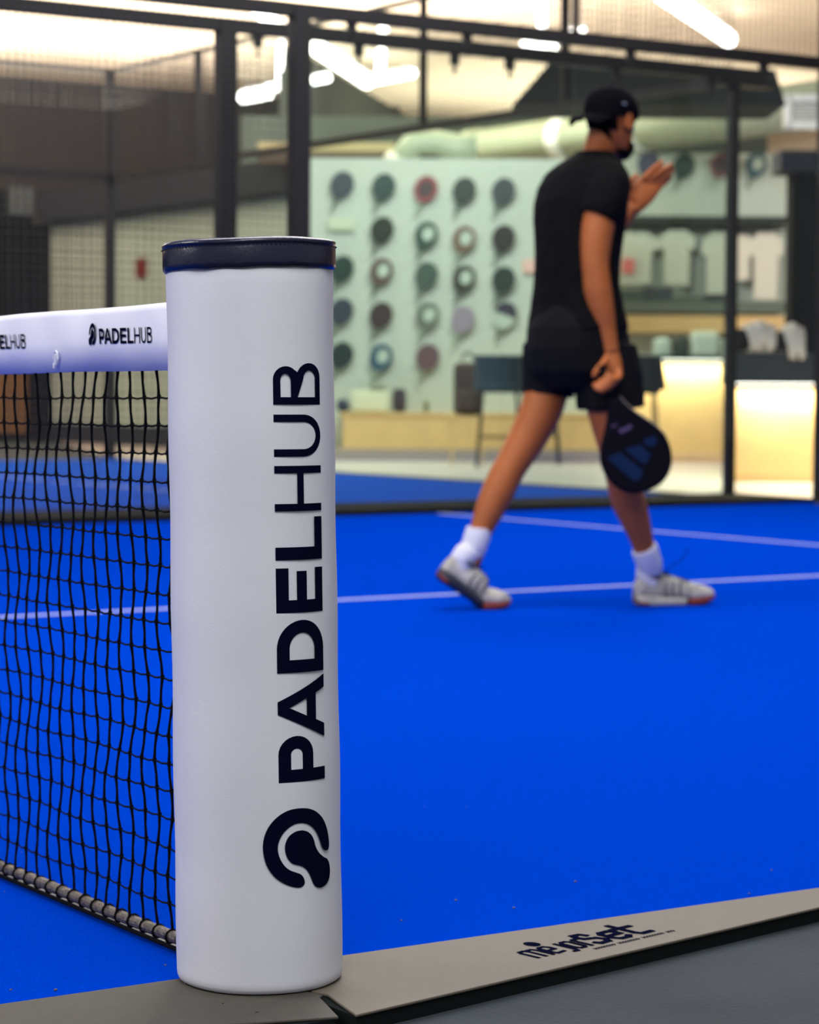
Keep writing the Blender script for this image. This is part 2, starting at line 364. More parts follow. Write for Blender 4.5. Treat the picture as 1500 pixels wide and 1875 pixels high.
o = MB().prism([(x, y, ZK-.004) for x, y in poly], ZV, .004).build('top_plate', M['kerb2'], kl); bevel(o, .0015, 2)
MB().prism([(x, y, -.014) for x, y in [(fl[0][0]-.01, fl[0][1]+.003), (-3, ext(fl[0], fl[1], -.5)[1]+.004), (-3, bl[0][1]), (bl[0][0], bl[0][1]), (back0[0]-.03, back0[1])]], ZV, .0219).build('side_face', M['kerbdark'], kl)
# crumbs of grit lying on the turf and kerb
cb = MB()
for px, py in ((405,1814),(20,1812),(102,1812),(303,1767),(341,1800),(941,1662),(1372,1636),(1054,1614),(1413,1593),(835,1648),(735,1685),(408,1836),(470,1852)):
    onk = (py > 1795 and 300 < px < 600)
    c = at(px, py, 'z', ZK+.001 if onk else .002); s = random.uniform(.0012, .0022)
    cb.box(c, X1, Y1, ZV, s*2.2, s*1.5, s)
for i in range(14):
    c = Vector((random.uniform(-.2, 2.5), random.uniform(.2, 3), .002)); s = random.uniform(.0005, .0011)
    cb.box(c, X1, Y1, ZV, s*2, s*1.5, s)
setp(cb.build('grit', M['kerb']), 'tiny white specks of grit scattered on the blue turf near the kerb', 'grit', kind='stuff')

# ------------------------------------------------------------------ NET POST
PC = Vector((.008, .047, 0)); LE = Vector((-.0143, .0093, 0)); PR = .110
def pax(z): return PC+LE*z+Vector((0, 0, z))
def pcyl(th, z, r): # theta measured from +Y towards +X
    t = rad(th); return pax(z)+Vector((sin(t)*r, cos(t)*r, 0))
post = thing('net_post', (PC.x, PC.y, .013), 'fat white padded net post with dark lettering and a navy leather cap', 'net post')
rings = []
for z, r in [(.013, PR-.006), (.015, PR-.0025), (.02, PR-.0005), (.026, PR)]+[(.03+.93*i/30, PR+.0006*sin(i*.9)) for i in range(31)]+[(.967, PR-.001)]:
    rings.append([pcyl(-360*j/128, z, r+.0005*sin(j*.31+z*5)) for j in range(128)])
MB().loft(rings).build('padding', M['white_vinyl'], post, smooth=True, label='white vinyl padding sleeve')
# leather cap, slightly tipped
tilt = RH*(-.006)
def capp(th, z, r):
    p = pcyl(th, z, r); q = p-pax(z); p.z += q.dot(RH)*.030; return p
prof = [(.951,PR-.0005),(.950,PR+.002),(.953,PR+.0042),(.958,PR+.0045),(.978,PR+.0045),(.981,PR+.0032),(.9825,PR+.0048),(.9855,PR+.0048),(.988,PR+.002),(.990,PR-.006),(.9915,PR-.03),(.992,PR-.07),(.992,.004)]
rings = [[capp(-360*j/128, z+.0003*sin(j*.7)*(i < 4)+.0005*sin(j*.23), r+.0006*sin(j*.5)) for j in range(128)] for i, (z, r) in enumerate(prof)]
MB().loft(rings).build('cap', M['navy_leather'], post, smooth=True, label='navy leather cap with stitched rim')
st = MB()
for j in range(120): st.box(capp(-3*j, .9795, PR+.0046), X1, Y1, ZV, .0016, .0016, .0007)
st.build('stitching', M['navy_leather'], post)
# printed word and emblem
for ch, z0, z1 in WORD:
    boldl = ch in 'PADEL'
    sx = (.0165 if boldl else .0095)/(z1-z0); sy = .235 if boldl else .135
    cts = glyph(ch, sx, sy)
    vs, fs = fill(cts, lambda x, y: pcyl(156.6+(194.9-156.6)*y, z0+(z1-z0)*x, PR+.0011), 36, 3)
    mesh('letter', vs, fs, M['print'], post)
for c in (L_OUT, L_IN):
    c2 = [(z, th) for th, z in c]
    c2 = cr(c2+[c2[0]], 4)[:-1]
    vs, fs = fill([c2], lambda x, y: pcyl(y, x, PR+.0011), 60, 4)
    mesh('emblem', vs, fs, M['print'], post)

# ------------------------------------------------------------------ NET
net = thing('tennis_net', (0, .3, 0), 'black knotted padel net with a white printed top tape tied to the post', 'net')
NY0, NY1 = .12, 9.8
def sag(y): return .008*min(y, 10-y)
def wob(y): return .004*sin(y*9)+.002*sin(y*23+1)
NX = -.001
# tape: folded band
vs = []; fs = []; NYN = 150
ysn = [NY0+(1.6-NY0)*i/70 for i in range(71)]+[1.6+(NY1-1.6)*i/60 for i in range(1, 61)]
tpr = [(-.009, 0), (-.0098, .045), (-.0085, .085), (-.005, .0935), (0, .0955), (.005, .0935), (.0085, .085), (.009, .045), (.008, 0), (.0, .001)]
for y in ysn:
    for x, z in tpr:
        k = .0018*sin(y*17+z*40)+.0012*sin(y*41-z*25)
        zt = .8245-sag(y)*1.15+z*(.98+.012*sin(y*6)) + (.0012*sin(y*11) if z > .05 else .0006*sin(y*13))
        vs.append((NX+x+k*(1 if x < 0 else 1), y, zt))
m_ = len(tpr)
fs = [(i*m_+j, i*m_+(j+1)%m_, (i+1)*m_+(j+1)%m_, (i+1)*m_+j) for i in range(len(ysn)-1) for j in range(m_)]
fs += [tuple(range(m_)), tuple((len(ysn)-1)*m_+j for j in range(m_))[::-1]]
fixn(mesh('top_tape', vs, fs, M['tape'], net, smooth=True, label='white top tape'))
def tapex(y, z):
    zz = z-(.8245-sag(y)*1.15); k = .0018*sin(y*17+zz*40)+.0012*sin(y*41-zz*25); return NX-.0098+k-.0012
vs = []; fs = []
def addm(a):
    n = len(vs); vs.extend(a[0]); fs.extend([tuple(i+n for i in f) for f in a[1]])
for rep in range(6):
    off = rep*.427
    def tmap(y_, z_): return (tapex(y_+off, z_), y_+off, z_-.008*1.15*off)
    y0_, y1_ = .490, .327; w0, w1 = WORD[0][1], WORD[-1][2]
    for ch, a0, a1 in WORD:
        ya = y0_+(y1_-y0_)*(a0-w0)/(w1-w0); yb = y0_+(y1_-y0_)*(a1-w0)/(w1-w0); boldl = ch in 'PADEL'
        sx = (.0047 if boldl else .0026)/abs(yb-ya); sy = .2 if boldl else .12
        addm(fill(glyph(ch, sx, sy), lambda x, y: tmap(ya+(yb-ya)*x, .860+.0225*y), 16, 2))
    for c in (L_OUT, L_IN):
        pts = [(th, z) for th, z in c]
        # on the tape the emblem stands upright: its z runs to the right, its angle upwards
        c2 = [(z, th) for th, z in pts]; zz0, zz1 = .1470, .2548
        addm(fill([c2], lambda x, y: tmap(.527+(.501-.527)*(x-zz0)/(zz1-zz0), .8585+.0325*(y-151.8)/(206.2-151.8)), 24, 2))
mesh('printed_words', vs, fs, M['print'], net, label='dark navy words and emblems printed on the tape')
# cord mesh
cm = MB(); CP = .0405
ncol = int((NY1-.16)/CP); zt0 = .826; zb = .028; nr = 20
random.seed(3)
ph = [random.uniform(-1, 1) for _ in range(ncol+2)]
def knot(i, j):
    y = .165+i*CP; t = j/nr; top = zt0-sag(y); bot = zb
    z = bot+(top-bot)*t
    lean = .005*sin(t*8+y*2)+.0022*sin(t*21+y*5)+.0025*(random.random()-.5)
    pull = -.012*(1-t)**6
    return Vector((NX+.004*sin(j*1.3+i*.7), y+lean*min(1, 4*t*(1-t)+.25), z+.0014*(random.random()-.5)+.0006*sin(i*.8+j)))
K = [[knot(i, j) for j in range(nr+1)] for i in range(ncol+1)]
for i in range(ncol+1):
    near = i < 30
    P_ = []
    for j in range(nr+1):
        P_.append(K[i][j])
        if near and j < nr:
            P_.append((K[i][j]+K[i][j+1])/2+Vector((0, .0016*((-1)**(i+j)), 0)))
    rr_ = [.0019 if (near and k_ % 2) else .0025 for k_ in range(len(P_))]
    cm.tube(P_, rr_, 5 if near else 3, caps=False)
for j in range(1, nr):
    P_ = []
    for i in range(ncol+1):
        P_.append(K[i][j])
        if i < 30: P_.append((K[i][j]+K[min(i+1, ncol)][j])/2-Vector((0, 0, .0022)))
    cm.tube(P_, .0015, 4, caps=False)
kn = MB()
for i in range(30):
    for j in range(1, nr): cm.box(K[i][j], X1, Y1, ZV, .0046, .0042, .006)
cm.build('netting', M['cord'], net, kind='stuff')
# bottom cable with wraps
MB().tube([(NX+.002, .12+i*.1, .020+.001*sin(i*1.3)) for i in range(97)], .0085, 12).build('bottom_cable', M['rod'], net, label='taupe wrapped cable along the foot of the net')
wr = MB()
for i in range(ncol+1):
    y = K[i][0].y
    wr.tube([(NX+.002+.0098*cos(t*pi/5), y+.004*t/10-.002, .020+.0098*sin(t*pi/5)) for t in range(11)], .0017, 4, caps=False)
wr.build('wrapping_cord', M['cord'], net, kind='stuff')
MB().tube([(NX-.006, .12+i*.1, .0085) for i in range(97)], .0035, 8).build('foot_cord', M['cord'], net)
MB().abox(NX+.012, NX+.040, .14, 9.8, 0, .0035).build('ground_strip', M['grey_edge'], net, label='pale strip lying on the turf behind the cable')
kt = at(104, 664, 'x', NX-.012); kk = MB()
kk.tube([kt+Vector((-.002, .008*cos(t*.9), .010+.012*sin(t*.8)-.004)) for t in range(8)], .0014, 6)
kk.tube([kt+Vector((-.003, -.004+.002*t, .012-.005*t)) for t in range(5)], .0022, 6)
kk.build('tie_knot', M['tape'], net, label='small white tie knot at the lower edge of the tape')

# ------------------------------------------------------------------ COURT ENCLOSURES
def meshpanel(name, o0, dirv, L, z0, z1, parent, pitch=.05, r=.0018):
    b_ = MB(); n = int(L/pitch)
    N = dirv.cross(ZV)
    for i in range(n+1):
        p_ = Vector(o0)+dirv*(i*pitch); b_.box(p_+ZV*((z0+z1)/2), dirv, N, ZV, 2*r, 2*r, z1-z0)
    for k in range(int((z1-z0)/pitch)+1):
        b_.box(Vector(o0)+dirv*(L/2)+ZV*(z0+k*pitch)+N*.003, dirv, N, ZV, L, 2*r, 2*r)
    return b_.build(name, M['wire'], parent, kind='stuff')
def postb(parent, x, y, z1, wx=.1, wy=.06, z0=0, m='frame'):
    o = MB().abox(x-wx/2, x+wx/2, y-wy/2, y+wy/2, z0, z1).build('post', M[m], parent); return bevel(o, .004, 1)
def pane(parent, o0, dirv, L, z0, z1):
    N = dirv.cross(ZV); o = MB().box(Vector(o0)+dirv*(L/2)+ZV*((z0+z1)/2), dirv, N, ZV, L-.008, .012, z1-z0).build('glass_pane', M['glass'], parent); return o
def clamp(parent, p_, dirv):
    b_ = MB(); b_.box(Vector(p_)+ZV*-.03, dirv, dirv.cross(ZV), ZV, .05, .05, .08); b_.tube([Vector(p_)+ZV*-.07, Vector(p_)+ZV*-.13], .013, 8)
    return b_.build('clamp', M['frame'], parent)
# our court, far side (Y=10): mesh bays, then glass near the corner
e1 = thing('court_enclosure', (6, 10, 0), 'black steel side enclosure of the near court, nearer of the two post-and-beam walls', 'court fence')
postb(e1, 5.93, 10, 3.06, .115, .1); postb(e1, 3.93, 10, 3.06, .06, .06); postb(e1, 1.95, 10, 3.06, .1, .1)
postb(e1, 10.19, 10, 4.0, .1, .1); postb(e1, 8.0, 10, 4.0, .035, .04, 3.06)
b1 = MB().abox(1.95, 10.24, 9.96, 10.04, 3.0, 3.085).build('beam', M['frame'], e1)
MB().abox(8.0, 10.24, 9.975, 10.025, 3.96, 4.0).build('top_rail', M['frame'], e1)
meshpanel('mesh_panel', (4.0, 10, 0), X1, 1.9, .05, 3.0, e1)
meshpanel('mesh_panel', (2.0, 10, 0), X1, 1.9, .05, 3.0, e1)
meshpanel('mesh_panel', (8.0, 10, 0), X1, 2.2, 3.08, 4.0, e1)
pane(e1, (6.0, 10, 0), X1, 2.0, .05, 2.99); pane(e1, (8.0, 10, 0), X1, 2.14, .05, 2.99)
for x in (6.3, 7.15, 8.45, 9.6): clamp(e1, (x, 10, 3.0), X1)
# neighbouring court: near side (Y=10.8), end wall (X=10), far side (Y=20.8)
e2 = thing('court_enclosure', (10, 10.8, 0), 'black steel and glass enclosure round the neighbouring court, standing behind the near one', 'court fence')
postb(e2, 5.87, 10.8, 3.06, .12, .1); postb(e2, 3.9, 10.8, 3.06, .06, .06)
postb(e2, 10.02, 10.8, 3.06, .07, .07)
MB().abox(3.9, 10.3, 10.76, 10.84, 3.0, 3.09).build('beam', M['frame'], e2)
MB().abox(9.9, 10.35, 10.72, 10.88, 2.96, 3.0).build('corner_bracket', M['frame'], e2)
meshpanel('mesh_panel', (3.95, 10.8, 0), X1, 1.88, .05, 3.0, e2)
meshpanel('mesh_panel', (1.95, 10.8, 0), X1, 1.95, .05, 3.0, e2)
pane(e2, (5.95, 10.8, 0), X1, 2.05, .05, 2.99); pane(e2, (8.0, 10.8, 0), X1, 1.98, .05, 2.99)
for x in (6.1, 6.85, 7.6, 8.05, 8.95, 9.8): clamp(e2, (x, 10.8, 3.0), X1)
MB().abox(9.96, 10.04, 10.8, 20.8, 2.97, 3.03).build('beam', M['frame'], e2)
MB().abox(9.98, 10.02, 10.8, 20.8, 4.08, 4.12).build('top_rail', M['wire'], e2)
for y in (12.8, 14.82, 16.8): postb(e2, 10, y, 4.12, .05, .07, 3.0)
postb(e2, 10, 18.88, 4.12, .07, .07, 3.0); postb(e2, 10, 20.85, 4.12, .1, .1)
meshpanel('mesh_panel', (10, 10.8, 0), Y1, 10.0, 3.05, 4.1, e2, .06, .0022)
for i in range(5): pane(e2, (10, 10.8+2*i, 0), Y1, 2.0, .03, 2.98)
MB().abox(2, 10, 20.8-.03, 20.8+.03, 2.95, 3.03).build('beam', M['frame'], e2)
MB().abox(6.5, 10, 20.8-.02, 20.8+.02, 4.08, 4.12).build('top_rail', M['wire'], e2)
meshpanel('mesh_panel', (2, 20.8, 0), X1, 8.0, 3.05, 4.1, e2, .06, .0022)
meshpanel('mesh_panel', (2, 20.8, 0), X1, 8.0, .05, 3.0, e2, .06, .0022)

# ------------------------------------------------------------------ BEHIND: shop side
def fbox(name, px0, px1, D, z0, z1, th, m, parent=None, **k):
    """board facing the viewer side of the hall: spans columns px0..px1 at depth D, thickness th going away"""
    a = gp(px0, D); b = gp(px1, D); c = (a+b)/2+AH*(th/2); c.z = (z0+z1)/2
    return MB().box(c, RH, AH, ZV, (b-a).length, th, z1-z0).build(name, m, parent, **k)
def zpx(py, D): return vp(900, py, D).z
# pale corridor wall left
a = at(186, 818, 'z', 0); b = at(560, 800, 'z', 0)
MB().abox(12.9, 13.1, 20.9, 28.6, 0, 3.02).build('wall_left', M['palewall'], kind='structure')
MB().abox(12.7, 13.1, 21.6, 28.6, 3.03, 3.42).build('trim_3', M['navywall'], kind='structure')
MB().abox(12.82, 13.12, 28.6, 29.3, 0, 3.02).build('trim_4', M['blackwall'], kind='structure')
MB().abox(12.86, 12.9, 20.9, 28.6, 0, .25).build('baseboard_left', M['navywall'], kind='structure')
MB().abox(2, 12.9, 29.3, 29.5, 0, 3.0).build('wall_corridor', M['blackwall'], kind='structure')
MB().abox(2, 12.9, 29.25, 29.5, 3.0, 3.5).build('trim_5', M['blackwall'], kind='structure')
a = at(-60, 700, 'y', 29.2); b = at(62, 700, 'y', 29.2)
MB().abox(a.x, b.x, 29.2, 29.3, .1, 1.0).build('wall_panel', mat('orange_brown_panel', srgb(120, 84, 44), .6), label='orange-brown low panel glimpsed through the net below the tape', cat='panel')
a = at(258, 490, 'x', 12.88)
MB().abox(12.87, 12.9, a.y-.14, a.y+.14, a.z-.12, a.z+.12).build('red_sign', M['red'], label='small red sign on the pale wall behind the mesh, left of the white post', cat='sign')
a = at(15, 340, 'y', 29.2); b = at(62, 395, 'y', 29.2)
MB().abox(a.x, b.x, 29.21, 29.25, b.z, a.z).build('notice_board', mat('grey_board', srgb(50, 60, 64), .6), label='dull grey board high on the dark wall at the left edge', cat='board')
# racket display board + plinth
DB = 26.4
fbox('wall_display', 548, 1112, DB, 0, zpx(291, DB), .15, M['panel'], kind='structure')
fbox('trim_6', 560, 1106, DB-.5, 0, .13, .5, M['wood2'], kind='structure')
bench = thing('display_bench', gp(780, DB-.5), 'long light oak display bench under the racket board', 'bench')
fbox('bench_front', 628, 1108, DB-.5, .13, .48, .5, M['wood'], bench)
fbox('bench_top', 622, 1110, DB-.52, .48, .51, .54, M['wood'], bench)
DR = 29.0
fbox('wall_shop', 1100, 1447, DR, 0, zpx(279, DR), .15, M['panel'], kind='structure')

# rackets
ROWS = ['top row', 'second row', 'third row', 'fourth row', 'bottom row']
RK = [ # px, py, depth, colour, ring?, description, place
 (627,338,0,(50,62,74),0,'slate blue','first of the top row'),(703,342,0,(24,58,54),0,'dark green','second of the top row'),
 (780,346,0,(150,58,68),2,'red-rimmed','third of the top row'),(850,349,0,(34,46,42),0,'black','fourth of the top row'),
 (922,350,0,(50,62,66),1,'dark grey','fifth of the top row'),
 (700,421,0,(26,38,24),0,'very dark green','second row, left end'),(781,430,0,(44,74,64),3,'green-rimmed pale-faced','second row, middle'),
 (850,438,0,(120,96,80),3,'tan-rimmed pale-faced','second row, right of the middle'),(922,436,0,(44,40,42),0,'blackish brown','second row, right end'),
 (627,492,0,(28,58,50),0,'bottle green','third row, beside the white post'),(699,497,0,(98,78,70),3,'brown-rimmed','third row, second from the left'),
 (781,504,0,(70,90,82),0,'grey-green','third row, middle'),(850,510,0,(56,56,46),3,'olive-rimmed','third row, second from the right'),
 (922,512,0,(38,56,52),0,'dark teal','third row, right end'),
 (626,570,0,(52,60,78),0,'blue-grey','fourth row, beside the white post'),(698,577,0,(64,50,52),0,'dark maroon','fourth row, second from the left'),
 (783,578,0,(110,120,108),3,'sage-rimmed pale-faced','fourth row, middle'),(848,585,0,(158,146,164),0,'lilac','fourth row, second from the right'),
 (925,577,0,(60,58,76),4,'half navy half pale','fourth row, right end'),
 (626,650,0,(30,52,50),0,'dark pine green','bottom row, beside the white post'),(698,654,0,(54,92,116),3,'blue-rimmed','bottom row, middle'),
 (783,654,0,(112,84,92),0,'mauve','bottom row, right end'),
 (1187,300,1,(60,62,88),0,'small navy','behind the raised hand'),(1252,304,1,(32,60,48),0,'dark green','just right of the raised hand'),
 (1320,303,1,(128,74,80),2,'dull red','against the black corner post'),(1385,302,1,(56,92,104),3,'teal-rimmed','right of the black corner post')]
RMAT = {}
def racket(px, py, sec, colr, style, desc, place):
    D = (DB if sec == 0 else DR)-.06
    c = vp(px, py, D); s = 1.0 if sec == 0 else 1.02
    t = thing('padel_racket', c, f'{desc} padel racket hung on the display board, {place}', 'racket', 'rackets on the display boards')
    ax = (RH*.36+ZV*.93).normalized(); sx_ = ax.cross(AH).normalized()
    if sx_.dot(RH) < 0: sx_ = -sx_
    key = colr
    if key not in RMAT: RMAT[key] = mat('racket_shell', srgb(*[int(v*.9) for v in colr]), .4)
    m1 = RMAT[key]
    def hp(ang, k=1.0): # teardrop outline
        x = .125*cos(ang)*k; y = .142*sin(ang)*k
        if y < 0: x *= 1-.30*(y/.142)**2; y *= 1.12
        return x*s, y*s
    out = [hp(2*pi*i/28) for i in range(28)]
    N = -AH
    def P3(x, y, z=0): return c+sx_*x+ax*y+N*z
    pale = RMAT.setdefault('pale', mat('pale_racket_face', srgb(176, 190, 178), .5))
    pale2 = RMAT.setdefault('red2', mat('dark_racket_face', srgb(62, 44, 46), .5))
    if style in (1, 2, 3):
        k = .52 if style != 2 else .66
        # ring shell with an inner face
        vs = []; 
        inn = [hp(2*pi*i/28, k) for i in range(28)]
        if style == 3: inn = [(x+.012, y+.02) for x, y in inn]
        for zz in (.0, .035):
            vs += [P3(x, y, zz) for x, y in out]+[P3(x, y, zz) for x, y in inn]
        n = 28; fs = []
        for i in range(n):
            j = (i+1) % n
            fs += [(i, j, n+j, n+i)[::-1], (2*n+i, 2*n+j, 3*n+j, 3*n+i), (i, j, 2*n+j, 2*n+i), (n+i, n+j, 3*n+j, 3*n+i)[::-1]]
        fixn(mesh('rim', vs, fs, m1, t))
        fixn(MB().prism([P3(x, y, .006) for x, y in inn], N, .022).build('face', {1: m1, 2: pale2, 3: pale}[style], t))
    elif style == 4:
        up_ = [q for q in out if q[1] >= -.01]; lo_ = [q for q in out if q[1] <= .01]
        fixn(MB().prism([P3(x, y) for x, y in up_], N, .035).build('rim', m1, t))
        fixn(MB().prism([P3(x, y) for x, y in lo_], N, .034).build('face', pale, t))
    else:
        fixn(MB().prism([P3(x, y) for x, y in out], N, .035).build('face', m1, t))
    hm = RMAT.setdefault('grip%d' % (sum(colr) > 260), mat('racket_grip', srgb(150, 168, 152) if sum(colr) > 260 else srgb(96, 112, 104), .7))
    b_ = MB()
    for sg in (-1, 1): b_.tube([P3(sg*.05*s, -.13*s, .018), P3(sg*.012, -.20*s, .018)], .010, 6)
    b_.tube([P3(0, -.18*s, .018), P3(0, -.30*s, .018)], .014*s, 8)
    b_.build('handle', hm, t)
for r_ in RK: racket(*r_)
def fobj(name, lab, cat, px0, px1, py0, py1, D, th, m, group=None, rnd=.02):
    o = fbox(name, px0, px1, D, zpx(py1, D), zpx(py0, D), th, m, label=lab, cat=cat, group=group); bevel(o, rnd, 3); return o
# pale empty rest in the second row, goods on the bench
DG = DB-.38
ph_ = fobj('racket_holder', 'pale empty racket holder at the left of the second row', 'holder', 600, 648, 404, 424, DB-.06, .05, mat('pale_holder', srgb(190, 200, 176), .5), rnd=.01)
c = gp(628, DG, .51)
vs = []
bl_ = MB(); rr = .075
bl_.loft([[c+Vector((cos(t*pi/8)*rr*sin(pi*k/8+.01), sin(t*pi/8)*rr*sin(pi*k/8+.01), rr-rr*cos(pi*k/8))) for t in range(16)] for k in range(9)])
setp(bl_.build('ball', mat('navy_ball', srgb(40, 52, 80), .6), smooth=True), 'navy round bag on the bench beside the white post', 'ball')
fobj('box', 'long cream box lying on the display bench', 'box', 643, 714, 716, 756, DG, .25, mat('cream_box', srgb(214, 218, 190), .5), rnd=.03)
fobj('bag', 'small dark plum bag standing on the bench beside the cream box', 'bag', 719, 744, 712, 756, DG, .15, mat('plum_bag', srgb(58, 48, 60), .7), rnd=.05)
sm = fobj('box', 'small dull box on top of the long cream box', 'box', 680, 706, 706, 716, DG, .12, mat('olive_box', srgb(132, 136, 116), .6), rnd=.01)
fobj('bottle', 'tiny olive tin on the bench right of the plum bag', 'tin', 776, 786, 735, 756, DG, .05, mat('olive_tin', srgb(120, 118, 80), .5), rnd=.01)
# brown backpack
bp_ = thing('backpack', gp(855, 24.6, .5), 'tall brown backpack standing on the bench left of the navy chairs', 'backpack')
mb_ = mat('brown_backpack', srgb(66, 54, 54), .8, bump=.3, bscale=30)
o = fbox('body', 831, 882, 24.9, .50, zpx(664, 24.9), .25, mb_, bp_); bevel(o, .06, 4)
o = fbox('pocket', 838, 874, 24.8, .54, zpx(715, 24.8), .10, mb_, bp_); bevel(o, .04, 3)
hp_ = vp(857, 660, 24.95)
MB().tube([hp_+RH*(.06*cos(t*pi/8))+ZV*(.08*sin(t*pi/8)) for t in range(9)], .012, 6).build('carry_loop', mb_, bp_)
sup = thing('low_table', gp(857, 24.6, 0), 'small oak table holding the brown backpack', 'table')
fbox('table_top', 822, 890, 24.6, .46, .50, .5, M['wood'], sup)
for sx_ in (828, 884): 
    for k in (0, .42):
        p_ = gp(sx_, 24.63+k); MB().tube([p_, p_+ZV*.46], .015, 6).build('leg', M['wood'], sup)
# navy bar chairs
mn = mat('navy_upholstery', srgb(30, 54, 74), .75, bump=.2, bscale=20)
mn2 = mat('slate_upholstery', srgb(44, 56, 68), .75, bump=.2, bscale=20)
def barchair(px0, px1, D, lab, m, flare=0):
    zt, zs = zpx(650, D), zpx(712, D)
    c = gp((px0+px1)/2, D+.25); wd = (px1-px0)*D/FPX
    t = thing('bar_chair', c, lab, 'chair', 'navy chairs by the display')
    rings = []
    for k in range(7):
        a = k/6; z = zs+(zt-zs)*a; ww = wd/2*(1+flare*(1-a)); rings.append([c+RH*(ww*cos(rad(th)))*1.0+AH*(-.22*sin(rad(th)) if sin(rad(th)) > 0 else -.16*sin(rad(th)))*1+ZV*(z-c.z) for th in [0,20,45,70,90,110,135,160,180]]+
                     [c+RH*((ww-.03)*cos(rad(th)))+AH*(-.17*sin(rad(th)))+ZV*(z-c.z) for th in [180,150,120,90,60,30,0]])
    fixn(MB().loft(rings).build('backrest', m, t, smooth=False))
    MB().loft([[c+RH*(wd*k_*cos(2*pi*i/20))+AH*(.24*k_*2*sin(2*pi*i/20))+ZV*(zz-c.z) for i in range(20)] for zz, k_ in ((zs-.04,.42),(zs-.01,.5),(zs+.03,.5),(zs+.06,.44))]).build('seat', m, t, smooth=True)
    for sx_ in (-1, 1):
        for sy_ in (-1, 1):
            a = c+RH*(sx_*wd*.33)+AH*(sy_*.15)+ZV*(zs-.03-c.z); b = c+RH*(sx_*wd*.44)+AH*(sy_*.2)+ZV*(.0-c.z)
            MB().tube([a, b], .012, 6).build('leg', M['frame'], t)
    q_ = [c+RH*(sx_*wd*.40)+AH*(sy_*.18)+ZV*(.3-c.z) for sx_, sy_ in ((-1,-1),(1,-1),(1,1),(-1,1),(-1,-1))]
    MB().tube(q_, .009, 6).build('footrest', M['frame'], t)
    return t
barchair(868, 962, 23.9, 'navy bar chair left of the walking man, nearest to the brown backpack', mn)
barchair(945, 1030, 24.9, 'navy bar chair mostly hidden behind the walking man', mn)
barchair(1128, 1212, 21.9, 'slate bar chair showing between the man\'s hip and the lit counter', mn2, .22)

# counters with lit oak fronts
def counter(px0, px1, D, ztop, slab_h, lab, over=.12, power=40):
    t = thing('counter', gp((px0+px1)/2, D), lab, 'counter', )
    fbox('front_panel', px0, px1, D, .06, ztop, .08, M['wood'], t, label='light oak front washed by an LED strip')
    fbox('toe_kick', px0, px1, D+.01, 0, .06, .07, M['wood'], t)
    fbox('carcass', px0, px1, D+.08, .0, ztop, .5, M['counter_top'], t)
    fbox('counter_top', px0-4, px1+4, D-over, ztop, ztop+slab_h, .62+over, M['counter_top'], t)
    a = gp((px0+px1)/2, D-over*.62, ztop-.012)
    L = (gp(px1, D)-gp(px0, D)).length
    fbox('led_strip', px0, px1, D-over*.8, ztop-.006, ztop-.001, .02, M['led'], t, label='glowing LED strip under the top')
    l = area('counter_led_light', a, (0, 0, math.atan2(RH.y, RH.x)), L, .03, power, (1, .86, .66)); l.rotation_euler[0] = rad(-18)
    return t
counter(1346, 1640, 20.6, .835, .26, 'oak-fronted counter glowing warm white at the right edge, under a dark thick top', .14, 30)
counter(1124, 1343, 26.0, zpx(657, 26.0), .04, 'oak-fronted glowing counter left of the black corner post', .14, 30)
# dark tall cabinet at the right and navy fascia
fbox('wall_cabinet', 1447, 1700, 24.0, 0, zpx(308, 24), .4, M['blackwall'], kind='structure')
fbox('trim_7', 1425, 1700, 23.8, zpx(310, 23.8), zpx(272, 23.8), .6, M['navywall'], kind='structure')
# rail with white shirts
rail = thing('clothes_rail', gp(1290, DR-.12, 0), 'dark clothes rail on the shop wall holding white shirts', 'clothes rail')
fbox('shelf', 1120, 1440, DR-.34, zpx(410, DR), zpx(397, DR), .34, M['greenwall'], rail)
r0 = vp(1122, 416, DR-.2); r1 = vp(1438, 418, DR-.2)
MB().tube([r0, r1], .012, 8).build('rail_bar', M['frame'], rail)
mw = mat('white_shirt_cloth', srgb(204, 208, 196), .85, bump=.4, bscale=14); mw2 = mat('cream_shirt_cloth', srgb(222, 214, 202), .85, bump=.4, bscale=14)
def hung(px, py0, py1, wpx, lab, m, D=DR-.2):
    c = vp(px, py0, D); w_ = wpx*D/FPX/2; h_ = (py1-py0)*D/FPX
    t = thing('shirt', c+ZV*(-h_), lab, 'shirt', 'white shirts hanging on the rail')
    o2 = [(-.16,.0),(-.5,-.02),(-1.0,-.13),(-1.12,-.33),(-.80,-.36),(-.76,-.30),(-.72,-1),(.72,-1),(.76,-.30),(.80,-.36),(1.12,-.33),(1.0,-.13),(.5,-.02),(.16,0),(0,-.05)]
    fixn(MB().prism([c+RH*(x*w_)+ZV*(y*h_)-AH*.03 for x, y in o2], AH, .06).build('body', m, t))
    MB().tube([c+ZV*.06+RH*.02, c+ZV*.08, c+ZV*.05-RH*.02, c, c-ZV*.03], .006, 6).build('hanger', M['frame'], t)
hung(1166, 424, 520, 74, 'white shirt hanging next to the man\'s chest, first on the rail', mw)
hung(1240, 420, 522, 62, 'white shirt, second on the rail from the man', mw)
hung(1318, 424, 548, 62, 'white shirt hanging half behind the black corner post', mw)
hung(1362, 430, 512, 30, 'narrow cream shirt just right of the black corner post', mw2)
hung(1403, 425, 548, 58, 'cream shirt at the right end of the rail', mw2)
fobj('pink_tag', 'pink tag on the white shirt beside the man\'s chest', 'tag', 1138, 1160, 472, 500, DR-.27, .02, mat('pink', srgb(226, 120, 124), .6), rnd=.01)
